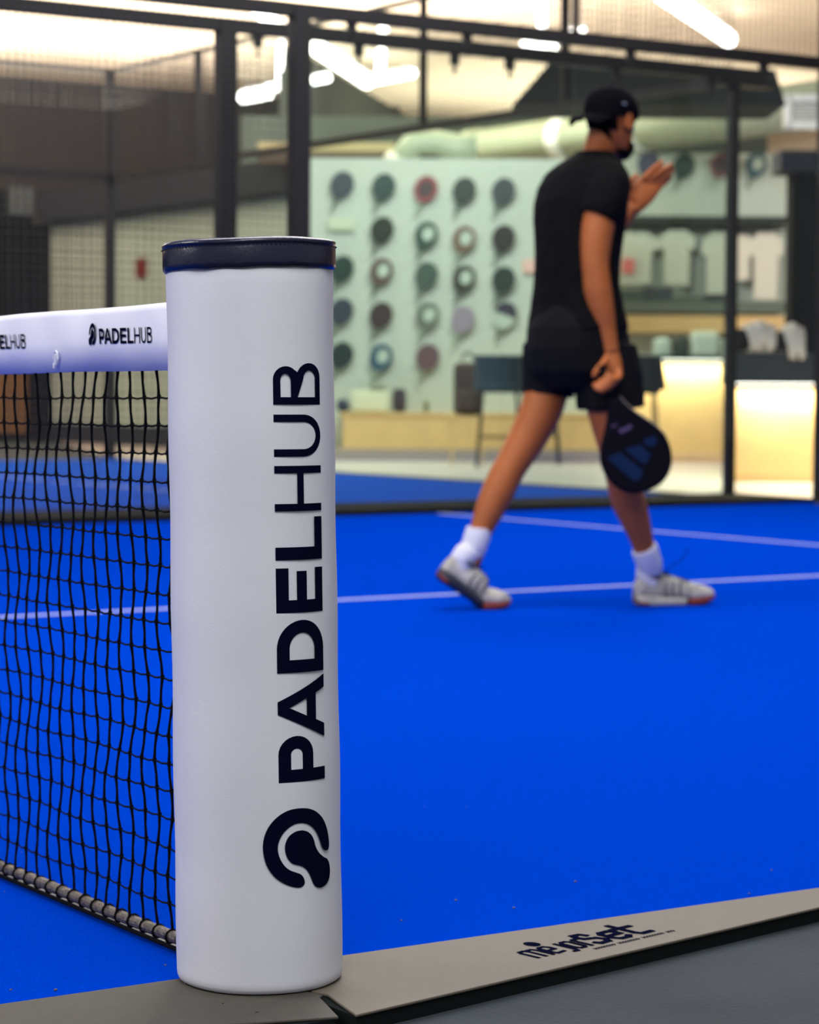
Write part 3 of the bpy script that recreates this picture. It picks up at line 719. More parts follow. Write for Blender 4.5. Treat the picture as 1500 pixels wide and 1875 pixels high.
fobj('pink_tag', 'pale pink tag on the racket board at the man\'s back', 'tag', 955, 980, 474, 500, DB-.05, .02, mat('pale_pink', srgb(222, 180, 172), .6), rnd=.01)
# shelf unit under the shirts
su = thing('shelf_unit', gp(1280, DR-.5), 'low shelf unit with an oak board below the hanging shirts', 'shelf')
fbox('upper_box', 1125, 1436, DR-.4, zpx(572, DR), zpx(552, DR), .4, mat('grey_green_unit', srgb(96, 106, 96), .7), su)
fbox('oak_board', 1120, 1446, DR-.45, zpx(608, DR), zpx(578, DR), .45, M['wood'], su)
fbox('back_board', 1120, 1446, DR-.05, .0, zpx(608, DR), .05, M['panel'], su)
for i, (x0, x1, y0, y1, cc, nm) in enumerate(((1132,1180,528,552,(72,84,80),'grey-green folded garment, left end'),(1182,1230,524,552,(60,68,74),'slate folded garment, second'),(1236,1290,540,552,(84,92,84),'thin sage folded garment, middle'),(1292,1334,536,552,(44,50,56),'charcoal folded garment beside the post'),(1372,1418,552,570,(58,56,66),'dark plum folded garment, right end'))):
    fobj('folded_garment', f'{nm}, of the stacks under the hanging shirts', 'garment', x0, x1, y0, y1, DR-.35, .25, mat('garment%d' % i, srgb(*cc), .85), rnd=.02)
for i, (x0, x1, y0, y1, cc, nm) in enumerate(((1198,1230,616,654,(186,198,184),'pale green bundle left of the counter middle'),(1234,1262,612,654,(60,66,60),'dark bag between the pale bundles'),(1266,1318,604,654,(196,206,190),'large pale green bundle'),(1322,1336,618,654,(188,196,180),'narrow pale bundle beside the corner post'))):
    fobj('cloth_bundle', f'{nm} on the glowing counter', 'cloth', x0, x1, y0, y1, 26.15, .25, mat('bundle%d' % i, srgb(*cc), .8, bump=.4, bscale=20), rnd=.06)
# garments draped on the right counter
def drape(px, py, lab, m, w_=.26, h_=.30, lean=.0):
    c = vp(px, py, 20.35); vs = []; n = 10
    for k in range(9):
        a = k/8
        for i in range(n+1):
            b_ = i/n-.5
            fwd = .16*sin(min(1, a*1.4)*pi/2); dn = -h_*max(0, a-.3)/.7
            vs.append(c+RH*(b_*w_*(1-.25*a)+lean*a)+AH*(.14-fwd)+ZV*(.03*sin(i*1.5)*a+dn+.02*cos(b_*6)))
    fs = [(k*(n+1)+i, k*(n+1)+i+1, (k+1)*(n+1)+i+1, (k+1)*(n+1)+i) for k in range(8) for i in range(n)]
    o = mesh('draped_shirt', vs, fs, m, smooth=True, label=lab, cat='shirt'); s_ = o.modifiers.new('s', 'SOLIDIFY'); s_.thickness = .03; return o
fobj('folded_garment', 'dark folded clothes lying on the right counter beside the corner post', 'garment', 1346, 1374, 598, 641, 20.8, .3, mat('dk1', srgb(36, 30, 32), .85), rnd=.05)
fobj('folded_garment', 'black folded clothes between the two draped white shirts', 'garment', 1416, 1446, 604, 641, 20.8, .3, mat('dk2', srgb(34, 32, 34), .85), rnd=.05)
drape(1392, 598, 'cream shirt draped over the right counter edge, left of the pair', mw2, .26, .18, .03)
drape(1452, 602, 'cream shirt draped over the right counter edge, right of the pair', mw2, .17, .24, .04)

# ventilation duct
DXX = 16.5; DZ = 3.83; DRR = .265
dct = thing('air_duct', (DXX, 20, DZ), 'thick cream round ventilation duct running above the display boards', 'duct')
ya = at(880, 300, 'x', DXX).y; yb = at(1600, 300, 'x', DXX).y
MB().tube([(DXX, ya, DZ), (DXX, yb, DZ)], DRR, 32).build('duct_pipe', M['duct'], dct, smooth=True)
for pxx in (872, 1040, 1178, 1345):
    yy = at(pxx, 300, 'x', DXX).y
    MB().tube([(DXX, yy-.12, DZ), (DXX, yy+.12, DZ)], DRR+.018, 32).build('collar', M['white'] if pxx in (1040, 1178) else M['duct'], dct, smooth=True)  # two collars are white: highlights on the duct rings put into the colour
el = [(DXX+1.1*(1-cos(t*pi/16)), ya+1.1*sin(t*pi/16), DZ-.12*t/8) for t in range(9)]
MB().tube(el, DRR, 28).build('elbow', M['duct'], dct, smooth=True)
fl_ = thing('air_duct', gp(790, 27.2, 3.1), 'pale flared duct outlet above the top of the racket board', 'duct')
cc = vp(790, 288, 27.4)
MB().tube([cc+RH*(-.34)+ZV*-.05, cc+RH*-.18+ZV*.16, cc+RH*.05+ZV*.16, cc+RH*.28+ZV*.10, cc+RH*.5+ZV*.1], [.16,.15,.14,.16,.16], 20).build('outlet_pipe', mat('pale_mint_duct', srgb(176, 190, 172), .45), fl_, smooth=True)
MB().tube([cc+RH*(-.40)+ZV*-.12, cc+RH*(-.33)+ZV*-.04], .18, 20).build('outlet_flange', M['white'], fl_, smooth=True)
vg = thing('air_vent', vp(1470, 202, 25.6), 'white framed rectangular air grille set on the duct at the right edge', 'vent')
D_ = 25.55
a = vp(1433, 203, D_); zt, zb_ = zpx(172, D_), zpx(232, D_)
for x0, x1, y0, y1 in ((1431,1510,170,182),(1431,1510,221,233),(1431,1443,170,233),(1498,1510,170,233)):
    fbox('vent_frame', x0, x1, D_, zpx(y1, D_), zpx(y0, D_), .06, M['white'], vg)
fbox('vent_back', 1440, 1500, D_+.05, zpx(225, D_), zpx(178, D_), .5, mat('vent_dark', srgb(160, 158, 146), .6), vg)
for k in range(6):
    fbox('slat', 1443, 1498, D_+.02, zpx(188+k*6.2+1.5, D_), zpx(188+k*6.2-1.5, D_), .03, M['white'], vg)
# beams over the display board
fbox('trim_8', 470, 760, 28.0, zpx(300, 28), zpx(279, 28), .3, M['brown'], kind='structure')
fbox('trim_9', 470, 720, 28.4, zpx(281, 28.4), zpx(262, 28.4), .3, M['beige'], kind='structure')
fbox('trim_10', 440, 1400, 33.0, zpx(330, 33), zpx(214, 33), .3, M['greenwall'], kind='structure')
# dark soffit over the shop
a0, a1, a2, a3 = vp(940, 190, 22), vp(1012, 108, 22), vp(1420, 128, 22), vp(1440, 192, 22)
fixn(MB().prism([a0, a1, a2, a3], AH, 1.2).build('trim_11', M['greenwall'], kind='structure'))

# LED luminaires hanging under the ceiling
def lamp(p0, p1, lab, r=.055, z=5.3, drop=True):
    a = at(*p0, 'z', z); b = at(*p1, 'z', z); m_ = (a+b)/2
    t = thing('linear_light', m_, lab, 'ceiling light', 'LED bars under the hall ceiling')
    MB().tube([a, b], r, 10).build('tube', M['led'], t, smooth=True)
    d = (b-a).normalized()
    MB().box(m_+ZV*(r+.02), d, d.cross(ZV).normalized(), ZV, (b-a).length, .08, .04).build('housing', M['white'], t)
    for k in (.2, .8):
        q_ = a+(b-a)*k; MB().tube([q_+ZV*.05, Vector((q_.x, q_.y, 5.59))], .006, 5).build('cable', M['white'], t)
lamp((400,-22), (450,8), 'bright LED bar cut by the top edge of the photograph above the left steel post')
lamp((453,12), (517,50), 'diagonal LED bar between the two thick steel posts')
lamp((445,178), (492,170), 'thick level LED bar low between the two steel posts', .09)
lamp((490,163), (600,142), 'level LED bar crossing behind the second steel post', .06)
lamp((515,78), (512,150), 'dim upright-looking LED bar between the steel posts', .035)
lamp((580,88), (672,150), 'long diagonal LED bar right of the second steel post', .10)
lamp((668,151), (757,134), 'level LED bar joining the lower end of the long diagonal bar', .06)
lamp((703,36), (696,132), 'bright bar seen end-on above the level one, in front of the beams', .055)
lamp((990,-12), (993,60), 'bar seen end-on at the top, left of the man\'s cap', .05)
lamp((958,79), (1018,83), 'short bright bar left above the man\'s cap', .06)
lamp((1040,62), (1070,60), 'smallest bright bar just above the beam over the cap', .06)
lamp((1213,-12), (1335,72), 'long diagonal LED bar at the top right', .10)

# ------------------------------------------------------------------ THE PLAYER
D0 = 8.85; PXM = FPX/D0
def Q(px, py, dd=0.0): return dep(px, py, D0+dd)
ground = Q(1070, 1110, 0); ground.z = 0
man = thing('person', ground, 'person in black shirt, shorts and backwards cap walking away to the right', 'person')
def dirs(adeg):
    a = rad(adeg); F = RH*cos(a)+AH*sin(a); L = -RH*sin(a)+AH*cos(a); return F, L
def ellring(c, F, L, w_, d_, n=32, tiltv=0, pw=2.2, fold=0, seed=0):
    out = []
    for j in range(n):
        t = 2*pi*j/n; cx, sx_ = cos(t), sin(t)
        k = (abs(cx)**pw+abs(sx_)**pw)**(-1/pw)
        f = 1+fold*sin(t*5+seed)+fold*.7*sin(t*9+seed*2.3)
        out.append(c+L*(w_*cx*k*f)+F*(d_*sx_*k*f)+ZV*(tiltv*sx_*d_))
    return out
def remesh(parts, name, m, parent, vox, smooth_it=3, fac=.5, label=None, origin=None):
    """join closed solids and fuse them into one continuous surface"""
    vs = []; fs = []
    for p in parts:
        n = len(vs); vs += [tuple(v) for v in p.v]; fs += [tuple(i+n for i in f) for f in p.f]
    tmp = mesh('tmp', vs, fs, m, origin=(0, 0, 0))
    bm = bmesh.new(); bm.from_mesh(tmp.data); bmesh.ops.recalc_face_normals(bm, faces=bm.faces); bm.to_mesh(tmp.data); bm.free()
    r = tmp.modifiers.new('r', 'REMESH'); r.mode = 'VOXEL'; r.voxel_size = vox; r.use_smooth_shade = True
    s_ = tmp.modifiers.new('s', 'SMOOTH'); s_.iterations = smooth_it; s_.factor = fac
    bpy.context.view_layer.update()
    dg = bpy.context.evaluated_depsgraph_get(); me = bpy.data.meshes.new_from_object(tmp.evaluated_get(dg))
    bpy.data.objects.remove(tmp)
    me.name = name; base = wloc(parent) if parent else Vector((0, 0, 0))
    me.transform(Matrix.Translation(-base)); me.materials.clear(); me.materials.append(m)
    me.polygons.foreach_set('use_smooth', [True]*len(me.polygons))
    o = bpy.data.objects.new(name, me); COL.objects.link(o); o.parent = parent
    return setp(o, label)
def limb(pts, n=20):
    """pts: (px,py,dd,r_m) control points"""
    q = cr([(*Q(a, b, c), r) for a, b, c, r in pts], 5)
    return MB().tube([p[:3] for p in q], [p[3] for p in q], n)
def sph(c, rx, ry, rz, A=None, B=None, Cc=None, n=14):
    A = A or X1; B = B or Y1; Cc = Cc or ZV
    m_ = MB(); m_.loft([[c+A*(rx*sin(pi*(k+.02)/(n+.04))*cos(2*pi*i/n))+B*(ry*sin(pi*(k+.02)/(n+.04))*sin(2*pi*i/n))+Cc*(rz*cos(pi*(k+.02)/(n+.04))) for i in range(n)] for k in range(n+1)])
    return m_
body = []
# --- head
HO = Q(1116, 284, 0.02); FH, LH = dirs(46)
nod = rad(6); FHn = (FH*cos(nod)-ZV*sin(nod)).normalized(); ZH = (ZV*cos(nod)+FH*sin(nod)).normalized()
def H(x, y, z): return HO+FHn*x+LH*y+ZH*z
HT = [(.000,.074,.030,.020),(.008,.085,.010,.034),(.022,.088,-.010,.046),(.04,.087,-.035,.055),(.06,.086,-.055,.061),(.085,.086,-.070,.066),(.105,.082,-.082,.070),(.12,.085,-.09,.073),(.135,.091,-.096,.075),(.155,.091,-.1,.077),(.18,.085,-.1,.077),(.205,.068,-.088,.068),(.222,.045,-.065,.052),(.233,.018,-.035,.030),(.237,-.002,-.015,.01)]
def headring(z, xf, xb, w_, n=32, k=1.0, pw=2.3):
    c = (xf+xb)/2; dx = (xf-xb)/2; o = []
    for j in range(n):
        t = 2*pi*j/n; a, b = cos(t), sin(t); e = (abs(a)**pw+abs(b)**pw)**(-1/pw)
        o.append(H(c+dx*a*e*k, w_*b*e*k, z))
    return o
hd = MB(); hd.loft([headring(*r) for r in cr(HT, 3)]); body.append(hd)
ns = MB(); ns.loft([[H(.080, 0, .122), H(.080, .006, .12), H(.092, .0, .122), H(.080, -.006, .12)],
                    [H(.078, 0, .10), H(.08, .009, .10), H(.103, 0, .10), H(.08, -.009, .10)],
                    [H(.078, 0, .082), H(.082, .016, .082), H(.111, 0, .083), H(.082, -.016, .082)],
                    [H(.078, 0, .072), H(.082, .014, .073), H(.100, 0, .073), H(.082, -.014, .073)]]); body.append(ns)
body.append(sph(H(.086, 0, .055), .010, .022, .005, FHn, LH, ZH)); body.append(sph(H(.084, 0, .044), .011, .020, .006, FHn, LH, ZH))
body.append(sph(H(.078, 0, .010), .014, .020, .014, FHn, LH, ZH)); body.append(sph(H(.084, 0, .136), .010, .045, .008, FHn, LH, ZH))
for sd in (1, -1):
    e = []
    for t in range(13):
        a = rad(-60+t*25); e.append(H(-.006-.016*cos(a)*1.0+.0, sd*(.075+.010), .115+.030*sin(a)))
    m_ = MB(); m_.tube(e, .005, 8); body.append(m_)
    body.append(sph(H(-.002, sd*.076, .112), .014, .008, .026, FHn, LH, ZH)); body.append(sph(H(.004, sd*.078, .088), .007, .006, .009, FHn, LH, ZH))
# --- neck and trunk (under the clothes)
body.append(limb([(1084,318,.03,.072),(1090,300,.03,.064),(1097,278,.03,.059),(1104,255,.02,.060),(1110,232,.02,.06)], 24))
FT, LT = dirs(34); FP, LP = dirs(25)
tr = MB(); tr.loft([ellring(Q(*c), FT, LT, w_, d_) for c, w_, d_ in
   (((1088,292,.02),.075,.065),((1078,308,.02),.15,.085),((1068,335,.02),.19,.105),((1064,380,.02),.18,.12),((1060,440,.01),.165,.115),((1057,500,0),.155,.11),((1057,560,0),.165,.12),((1056,620,0),.175,.14),((1056,668,0),.16,.14),((1056,690,0),.10,.10))]); body.append(tr)
# legs
body.append(limb([(1012,635,.06,.10),(1006,690,.05,.084),(993,745,.03,.078),(967,800,.02,.070),(940,846,.0,.061),(926,870,-.01,.060),(912,900,-.02,.060),(896,935,-.03,.053),(881,972,-.04,.041),(870,1010,-.045,.036),(860,1036,-.045,.034)]))
body.append(limb([(1098,635,-.06,.10),(1108,700,-.06,.092),(1120,760,-.06,.082),(1130,815,-.05,.070),(1136,855,-.04,.061),(1141,880,-.03,.060),(1150,915,.0,.062),(1163,950,.03,.054),(1176,990,.07,.042),(1186,1030,.11,.036),(1190,1056,.13,.034)]))
# ankles and feet, inside the shoes
body.append(limb([(860,1036,-.045,.034),(862,1056,-.035,.028),(872,1074,-.03,.022)])); body.append(limb([(1190,1054,.13,.034),(1198,1074,.135,.026),(1216,1086,.14,.018)]))
# right arm (near)
body.append(limb([(1112,330,-.10,.056),(1108,354,-.13,.060),(1098,400,-.15,.060),(1092,440,-.16,.056),(1090,480,-.165,.050),(1092,505,-.165,.049),(1095,535,-.16,.051),(1102,570,-.155,.046),(1110,605,-.15,.037),(1116,632,-.15,.031),(1119,645,-.15,.030)]))
# left arm (far, raised)
body.append(limb([(1036,335,.16,.050),(1040,370,.22,.050),(1060,425,.30,.048),(1078,452,.34,.045),(1100,440,.36,.044),(1128,415,.36,.038),(1150,390,.36,.030),(1160,378,.36,.029)]))
def chain(pts, r0, r1, n=10):
    k = len(pts); q = cr([(*Q(*p), r0+(r1-r0)*i/(k-1)) for i, p in enumerate(pts)], 4)
    m_ = MB(); m_.tube([p[:3] for p in q], [p[3] for p in q], n); c = Vector(q[-1][:3])
    return [m_, sph(c, q[-1][3], q[-1][3], q[-1][3], n=8)]
# left hand: open palm seen edge up, fingers spread to the upper right
AX = (Q(1190,340,.36)-Q(1160,382,.36)).normalized(); SD = (AX.cross(AH)).normalized()
pm = MB(); pm.loft([[c+SD*(w_*cos(2*pi*i/16))+AH*(t_*sin(2*pi*i/16)) for i in range(16)] for c, w_, t_ in
     ((Q(1156,386,.36),.028,.020),(Q(1164,374,.36),.038,.020),(Q(1174,358,.36),.049,.018),(Q(1186,342,.36),.050,.015),(Q(1192,335,.36),.044,.012))]); body.append(pm)
for pts in ([(1178,328,.345),(1192,314,.34),(1203,304,.335),(1213,296,.335)],
            [(1187,334,.355),(1202,320,.345),(1216,310,.34),(1229,302,.34)],
            [(1194,342,.365),(1209,329,.36),(1221,320,.355),(1232,312,.355)],
            [(1199,352,.375),(1211,340,.37),(1220,332,.37),(1228,325,.37)]):
    body += chain(pts, .0125, .0092)
body += chain([(1158,368,.35), (1153,346,.34), (1157,331,.33), (1166,322,.33)], .016, .010)
# right hand closed on the paddle handle
hp0, hp1 = Q(1104, 660, -.185), Q(1123, 742, -.185)
hx = (hp1-hp0).normalized()
pm = MB(); pm.loft([[c+RH*(w_*cos(2*pi*i/16))+AH*(t_*sin(2*pi*i/16)) for i in range(16)] for c, w_, t_ in
     ((Q(1118,642,-.15),.030,.022),(Q(1120,655,-.155),.033,.022),(Q(1121,670,-.16),.038,.021),(Q(1123,686,-.16),.036,.019),(Q(1124,694,-.16),.030,.015))]); body.append(pm)
for k, (ax_, ay_) in enumerate(((1134,682),(1128,690),(1121,697),(1112,702))):
    dz_ = k*.0
    body += chain([(ax_-1,ay_-6,-.165),(ax_,ay_+8,-.195),(ax_-9,ay_+13,-.218),(ax_-19,ay_+9,-.218),(ax_-23,ay_+2,-.205)], .0118, .0092)
body += chain([(1111,656,-.165),(1103,668,-.195),(1094,677,-.208),(1088,687,-.21)], .014, .010)
remesh(body, 'body', M['skin'], man, .0045, 4)
# eyes, hair, beard, cap
for sd in (1, -1):
    ey = sph(H(.077, sd*.031, .112), .011, .012, .009, FHn, LH, ZH).build('eye', M['white'], man, smooth=True)
    sph(H(.0865, sd*.031, .112), .003, .005, .005, FHn, LH, ZH).build('pupil', M['cord'], ey, smooth=True)
def shell(zs, t0, t1, off, name, m, n=24, th=.006, parent=None, noisef=0):
    tab = cr(HT, 3)
    def get(z):
        for a, b in zip(tab, tab[1:]):
            if a[0] <= z <= b[0]+1e-9:
                t = (z-a[0])/max(1e-6, b[0]-a[0]); return [a[i]+(b[i]-a[i])*t for i in range(4)]
        return list(tab[-1])
    vs = []
    for z in zs:
        _, xf, xb, w_ = get(z); c = (xf+xb)/2; dx = (xf-xb)/2
        for j in range(n+1):
            t = rad(t0+(t1-t0)*j/n); a, b = cos(t), sin(t); e = (abs(a)**2.3+abs(b)**2.3)**(-1/2.3)
            o_ = off+noisef*random.uniform(-1, 1)
            vs.append(H(c+(dx+o_)*a*e, (w_+o_)*b*e, z))
    k = n+1; fs = [(i*k+j, i*k+j+1, (i+1)*k+j+1, (i+1)*k+j) for i in range(len(zs)-1) for j in range(n)]
    o = mesh(name, vs, fs, m, parent or man, smooth=True); s_ = o.modifiers.new('s', 'SOLIDIFY'); s_.thickness = th; s_.offset = -1; return o
shell([.034,.042,.055,.07,.085], 146, 214, .010, 'hair', M['hair'], th=.010, noisef=.0012)
shell([.080,.09,.10,.12,.14,.16], 122, 238, .011, 'hair', M['hair'], th=.010, noisef=.0012)
sph(H(.070, 0, .006), .022, .036, .015, FHn, LH, ZH).build('beard', M['hair'], man, smooth=True)
sph(H(.040, -.036, .014), .042, .018, .016, FHn, LH, ZH).build('beard', M['hair'], man, smooth=True)
shell([.085,.10,.12,.14,.155], 62, 84, .004, 'sideburn', M['hair'], 6, .004); shell([.085,.10,.12,.14,.155], -84, -62, .004, 'sideburn', M['hair'], 6, .004)
shell([.001,.010,.022,.036,.048], -84, 84, .011, 'beard', M['hair'], 20, .006, noisef=.001)
crown = MB(); rg = []
tab = {0: (.140,.100,-.112,.086), 1: (.155,.101,-.113,.088), 2: (.175,.098,-.113,.088), 3: (.198,.086,-.106,.082), 4: (.220,.066,-.092,.070), 5: (.237,.042,-.070,.052), 6: (.249,.012,-.042,.030), 7: (.253,-.006,-.024,.012)}
rings = []
for r in cr([tab[i] for i in range(8)], 3):
    rr_ = headring(*r, n=36)
    # the band sits lower at the nape than at the brow
    sagb = max(0, (.19-r[0])/.05)
    rings.append([p-ZH*(.026*sagb*max(0, -(p-HO).dot(FHn)/.11)) for p in rr_])
o = crown.loft(rings).build('cap', M['cap'], man, smooth=True, label='black cap worn backwards')
bt = sph(H(-.012, 0, .256), .009, .009, .005, FHn, LH, ZH).build('button', M['cap'], o, smooth=True)
vs = []; n = 14
for k in range(7):
    a = k/6
    for i in range(n+1):
        b_ = (i/n-.5)*2
        x = -.100-(.105*a)*math.sqrt(max(0, 1-b_*b_*.75)); y = b_*.074*(1-.10*a*a)
        z = .146-.036*a-.020*b_*b_-.010
        if k == 0: x = -.060-.045*math.sqrt(max(0, 1-b_*b_*.8))
        vs.append(H(x, y, z))
fs = [(k*(n+1)+i, k*(n+1)+i+1, (k+1)*(n+1)+i+1, (k+1)*(n+1)+i) for k in range(6) for i in range(n)]
br = mesh('brim', vs, fs, M['cap'], o, smooth=True); s_ = br.modifiers.new('s', 'SOLIDIFY'); s_.thickness = .004
lg = sph(H(-.045, -.0905, .172), .012, .002, .005, FHn, LH, ZH).build('badge', mat('pale_badge', srgb(110, 120, 132), .5), o, smooth=True)
# --- shirt
sh = []
m_ = MB(); m_.loft([ellring(Q(*c), FT, LT, w_, d_, 48, fold=f, seed=i*.6) for i, (c, w_, d_, f) in enumerate(
   (((1089,277,.02),.066,.062,0),((1088,284,.02),.080,.070,0),((1084,291,.02),.110,.082,0),((1079,301,.02),.152,.093,0),((1072,316,.02),.190,.104,.0),((1067,340,.02),.212,.118,.004),((1064,370,.02),.214,.132,.008),
    ((1062,400,.02),.205,.136,.012),((1060,440,.01),.190,.133,.014),((1058,480,0),.180,.130,.016),((1057,520,0),.180,.132,.020),((1057,560,0),.190,.140,.024),((1057,590,0),.200,.152,.026),((1057,606,0),.203,.156,.026)))]); sh.append(m_)
sh.append(limb([(1100,318,-.07,.070),(1114,332,-.10,.080),(1112,356,-.13,.081),(1104,380,-.145,.078),(1096,400,-.15,.072)]))
sh.append(limb([(1040,332,.13,.055),(1030,345,.16,.062),(1034,365,.20,.062),(1044,388,.24,.060)]))
shirt = remesh(sh, 'shirt', M['shirt'], man, .007, 3, .5, label='black short-sleeved shirt')
# --- shorts
st_ = []
m_ = MB(); m_.loft([ellring(Q(*c), FP, LP, w_, d_, 48, fold=f, seed=i*.7) for i, (c, w_, d_, f) in enumerate(
   (((1057,560,0),.175,.13,0),((1057,575,0),.185,.148,.01),((1057,600,0),.195,.170,.014),((1060,640,0),.190,.185,.014),((1064,680,0),.180,.180,.01),((1062,712,0),.14,.13,.01)))]); st_.append(m_)
def hem(pts, F, L, n=40, seed=0):
    m_ = MB(); m_.loft([ellring(Q(*c), F, L, w_, d_, n, tiltv=tv, fold=f, seed=i+seed) for i, (c, w_, d_, f, tv) in enumerate(pts)]); return m_
st_.append(hem([((1022,630,.05),.11,.13,0,0),((1014,665,.05),.110,.112,.02,0),((1006,700,.05),.105,.096,.03,.1),((1001,724,.05),.104,.090,.035,-.12)], FP, LP, seed=1))
st_.append(hem([((1100,630,-.05),.11,.13,0,0),((1112,680,-.05),.115,.124,.02,0),((1117,720,-.05),.115,.124,.03,0),((1119,748,-.05),.114,.122,.035,.06)], FP, LP, seed=3))
shorts = remesh(st_, 'shorts', M['shorts'], man, .007, 2, .5, label='loose black shorts')
# --- socks
def sock(pts, low):
    q = cr([(*Q(a, b, c), r) for a, b, c, r in pts]+[(*p_, r) for p_, r in low], 5); m_ = MB()
    m_.tube([p[:3] for p in q], [p[3]+.0008*sin(i*1.7) for i, p in enumerate(q)], 24); return fixn(m_.build('sock', M['sock'], man, smooth=True, label='white sock'))
# --- shoes: local x forward from the heel, z up, bend at the ball
def shoe(toe_px, yaw, pitch_heel, pitch_toe, mainlab):
    F, L = dirs(yaw); Ls = .312; xb = .215
    ball = toe_px; c0 = Vector(ball)
    def S(x, y, z):
        if x < xb:
            a = rad(pitch_heel); dx = x-xb
            w = min(1, (xb-x)/.05); a *= w*w*(3-2*w) if w < 1 else 1
            return c0+F*(dx*cos(a)-z*sin(-a)*1)+ZV*(-dx*sin(a)+z*cos(a))+L*y if False else c0+F*(dx*cos(a)+z*sin(a))+ZV*(-dx*sin(a)+z*cos(a))+L*y
        a = rad(pitch_toe); dx = x-xb; w = min(1, dx/.05); a *= w
        return c0+F*(dx*cos(a)-z*sin(a))+ZV*(dx*sin(a)+z*cos(a))+L*y
    # stations: x, halfwidth, z0 (under), z sole top, z upper top
    ST = [(.0,.022,.012,.042,.066),(.006,.032,.006,.042,.094),(.02,.040,.001,.042,.110),(.05,.045,0,.040,.112),(.085,.045,0,.036,.112),(.12,.045,.0,.033,.112),(.16,.046,0,.030,.104),(.20,.051,0,.028,.088),(.235,.053,0,.027,.078),(.265,.049,.002,.027,.070),(.29,.041,.008,.029,.060),(.306,.028,.016,.032,.050),(.314,.012,.024,.034,.042)]
    ST = cr(ST, 3); n = 24
    def rg_(x, hw, za, zb_, pw): 
        o = []
        for j in range(n):
            t = 2*pi*j/n; a, b = cos(t), sin(t); e = (abs(a)**pw+abs(b)**pw)**(-1/pw)
            yy = hw*a*e; zz = (za+zb_)/2+(zb_-za)/2*b*e
            o.append((x, yy, zz))
        return o
    t_ = None
    up = MB(); up.loft([[S(x, y*(1-.30*max(0, (z-zs)/max(.001, zt-zs))), z) for x, y, z in rg_(x, hw*.97, zs-.012, zt, 2.4)] for x, hw, z0, zs, zt in ST])
    sh_ = up.build('shoe', M['shoe'], man, smooth=True, label=mainlab); fixn(sh_)
    sl = MB(); sl.loft([[S(x, y, z) for x, y, z in rg_(x, hw*1.06, z0, zs, 5)] for x, hw, z0, zs, zt in ST if x < .20])
    fixn(sl.build('sole', M['sole_dark'] if pitch_heel > 10 else M['shoe'], sh_, smooth=True))
    sl = MB(); sl.loft([[S(x, y, z) for x, y, z in rg_(x, hw*1.06, z0, zs, 5)] for x, hw, z0, zs, zt in ST if x >= .19])
    fixn(sl.build('sole', M['sole_red'], sh_, smooth=True, label='red forefoot sole'))
    hl = MB(); hl.loft([[S(x, y, z) for x, y, z in rg_(x, hw*1.08, z0+.001, z0+.018, 4)] for x, hw, z0, zs, zt in ST if x < .045])
    fixn(hl.build('heel_tip', M['sole_red'], sh_, smooth=True))
    # overlay, collar and laces
    co = MB(); co.tube([S(.060+.046*cos(t*pi/8), .036*sin(t*pi/8), .108+.004*cos(t*pi/8)) for t in range(17)], .0075, 8); co.build('collar', mat('grey_collar', srgb(96, 96, 98), .8), sh_, smooth=True)
    for k in range(6):
        x = .118+k*.017; zt = .1135-k*.0045
        m_ = MB(); m_.tube([S(x, y_, zt-.9*y_*y_*14*.35) for y_ in (-.024,-.014,0,.014,.024)], .003, 6); m_.build('lace', M['cord'], sh_)
    for sg in (1, -1):
        m_ = MB(); m_.tube([S(.118, sg*.004, .114), S(.11, sg*.022, .128), S(.125, sg*.034, .118), S(.122, sg*.012, .114)], .0022, 6); m_.build('lace', M['cord'], sh_)
    mo = mat('charcoal_overlay', srgb(70, 70, 76), .7)
    for sg in (1, -1):
        for dx_ in (0, .028, .056):
            MB().tube([S(.09+dx_+.02, sg*.044, .036), S(.105+dx_, sg*.0385, .062), S(.115+dx_, sg*.028, .088)], .0048, 6).build('side_strap', mo, sh_)
    return sh_, S
p = at(886, 1115, 'z', 0)
s1, s1b = shoe((p.x, p.y, .0), 16, 32, 0, 'cream shoe pushing off with its heel raised')
p = at(1262, 1107, 'z', 0); s2, S2 = shoe((p.x, p.y, .0), 16, 0, 5, 'cream shoe set flat on the turf in front')
m_ = MB(); m_.tube([S2(.12, 0, .115), S2(.125, .0, .13), Q(1252, 1022, .15), Q(1261, 1004, .16)], .002, 5); m_.build('lace', M['cord'], s2)
SB = [((.050, 0, .125), .043), ((.052, 0, .095), .040), ((.075, 0, .065), .036), ((.13, 0, .055), .030)]
sock([(878,966,-.04,.0445),(877,972,-.04,.0475),(871,992,-.045,.047),(864,1008,-.045,.0465)], [(s1b(*c_), r) for c_, r in SB])
sock([(1179,1002,.08,.0445),(1181,1007,.085,.0485),(1186,1022,.10,.0475),(1190,1036,.12,.0465)], [(S2(*c_), r) for c_, r in SB])
# --- paddle held in the right hand
pd = thing('padel_paddle', Q(1165, 830, -.20), 'black padel paddle with dark blue stripes held low in the man\'s right hand', 'paddle')
PO = Q(1163, 832, -.20)
PX = (Q(1163,832,-.20)-Q(1116,712,-.20)).normalized()       # towards the tip
PN = (-AH*.96+RH*.22+ZV*.05); PN = (PN-PX*PN.dot(PX)).normalized(); PY = PN.cross(PX).normalized()
if PY.dot(RH) < 0: PY = -PY
def PP(x, y, z=0): return PO+PX*x+PY*y+PN*z
half = [(.136,.0),(.134,.03),(.124,.062),(.104,.090),(.075,.112),(.04,.125),(.005,.129),(-.03,.124),(-.065,.108),(-.10,.084),(-.135,.058),(-.165,.040),(-.195,.026),(-.21,.022)]
half = cr(half, 3)
outl = half+[(x, -y) for x, y in reversed(half[1:])]
def psc(k): return [(x*(1 if x < 0 else k)+(0 if x > 0 else 0), y*k) for x, y in outl]
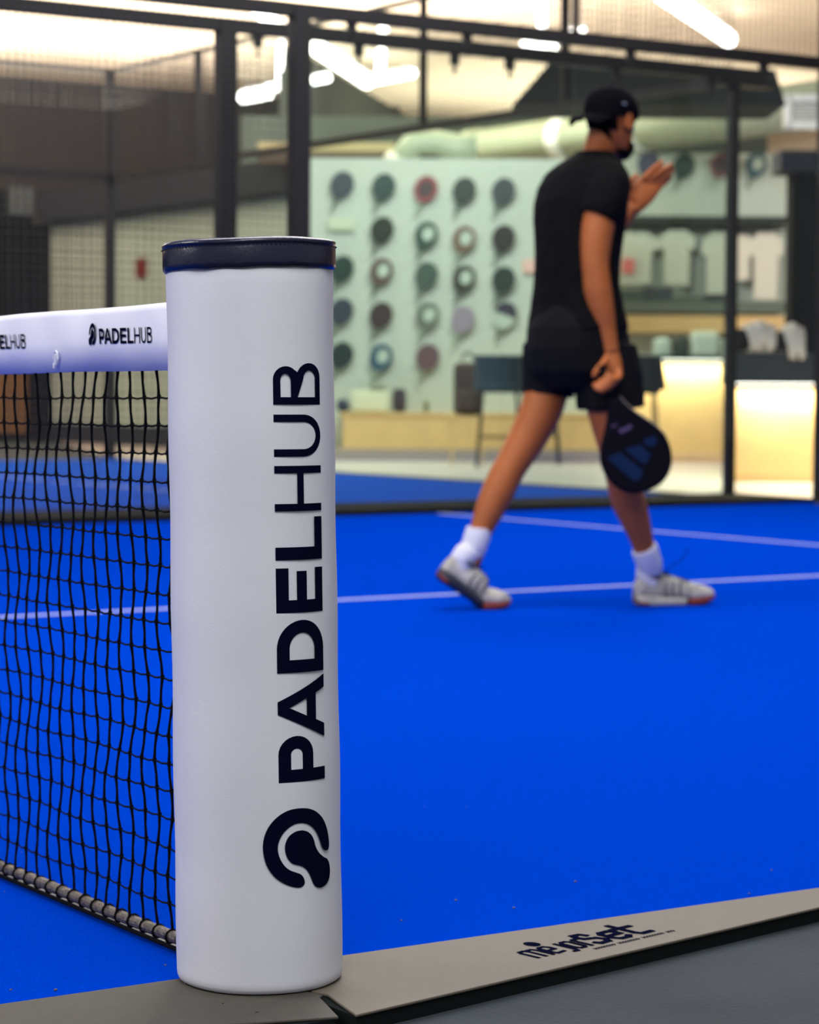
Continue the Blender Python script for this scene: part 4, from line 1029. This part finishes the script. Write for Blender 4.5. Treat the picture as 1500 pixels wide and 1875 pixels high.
cen = (-.01, 0)
def inset(k): return [(cen[0]+(x-cen[0])*k, y*k) for x, y in outl]
m_ = MB(); m_.loft([[PP(x, y, z) for x, y in inset(k)] for z, k in ((-.019,.955),(-.017,.985),(-.012,1),(.012,1),(.017,.985),(.019,.955))])
pf = m_.build('face', M['paddle'], pd, smooth=False); fixn(pf)
hl = MB()
for i in range(-3, 4):
    for j in range(-3, 4):
        if i*i+j*j < 11: hl.tube([PP(.015+i*.026, j*.026, .0188), PP(.015+i*.026, j*.026, .0196)], .0045, 8)
hl.build('hole', M['cord'], pf, kind='stuff')
edge = [PP(x, y*1.0, .004) for x, y in half[20:40]]
if PP(0, .1).dot(RH) < PP(0, -.1).dot(RH): edge = [PP(x, -y, .004) for x, y in half[20:40]]
MB().tube(edge, .0055, 6).build('rim_stripe', M['grey_edge'], pd, label='grey stripe along the upper rim')
MB().tube([PP(-.20, 0), PP(-.255, 0), PP(-.33, 0)], [.018, .0155, .0165], 12).build('handle', M['cord'], pd, smooth=True)
MB().tube([PP(-.328, 0), PP(-.336, 0)], .020, 12).build('butt_cap', M['cord'], pd)
def pq(px, py): # point of the paddle face under a photo pixel
    d = FW*FPX+RT*(px-750)-UP*(py-937.5); o_ = PP(0, 0, .0203); t = (o_-CAM).dot(PN)/d.dot(PN); return CAM+d*t
def dec(name, pts, m, lab=None):
    vs = [pq(*p) for p in pts]; vs += [v-PN*.0015 for v in vs]; n = len(pts)
    fixn(mesh(name, vs, [tuple(range(n)), tuple(range(2*n-1, n-1, -1))]+[(i, (i+1) % n, n+(i+1) % n, n+i) for i in range(n)], m, pd, label=lab))
dec('stripe', [(1111,838),(1136,828),(1178,862),(1170,880),(1160,880)], M['paddle_blue'], 'dark blue slanted stripe')
dec('stripe', [(1144,822),(1172,814),(1192,832),(1183,850),(1172,846)], M['paddle_blue'])
dec('stripe', [(1177,806),(1198,798),(1204,806),(1196,818),(1186,816)], M['paddle_blue'])
dec('mark', [(1132,788),(1156,777),(1158,783),(1138,794)], M['paddle_purple'], 'small purple mark')
dec('mark', [(1120,779),(1130,776),(1130,779),(1120,783)], M['paddle_purple'])
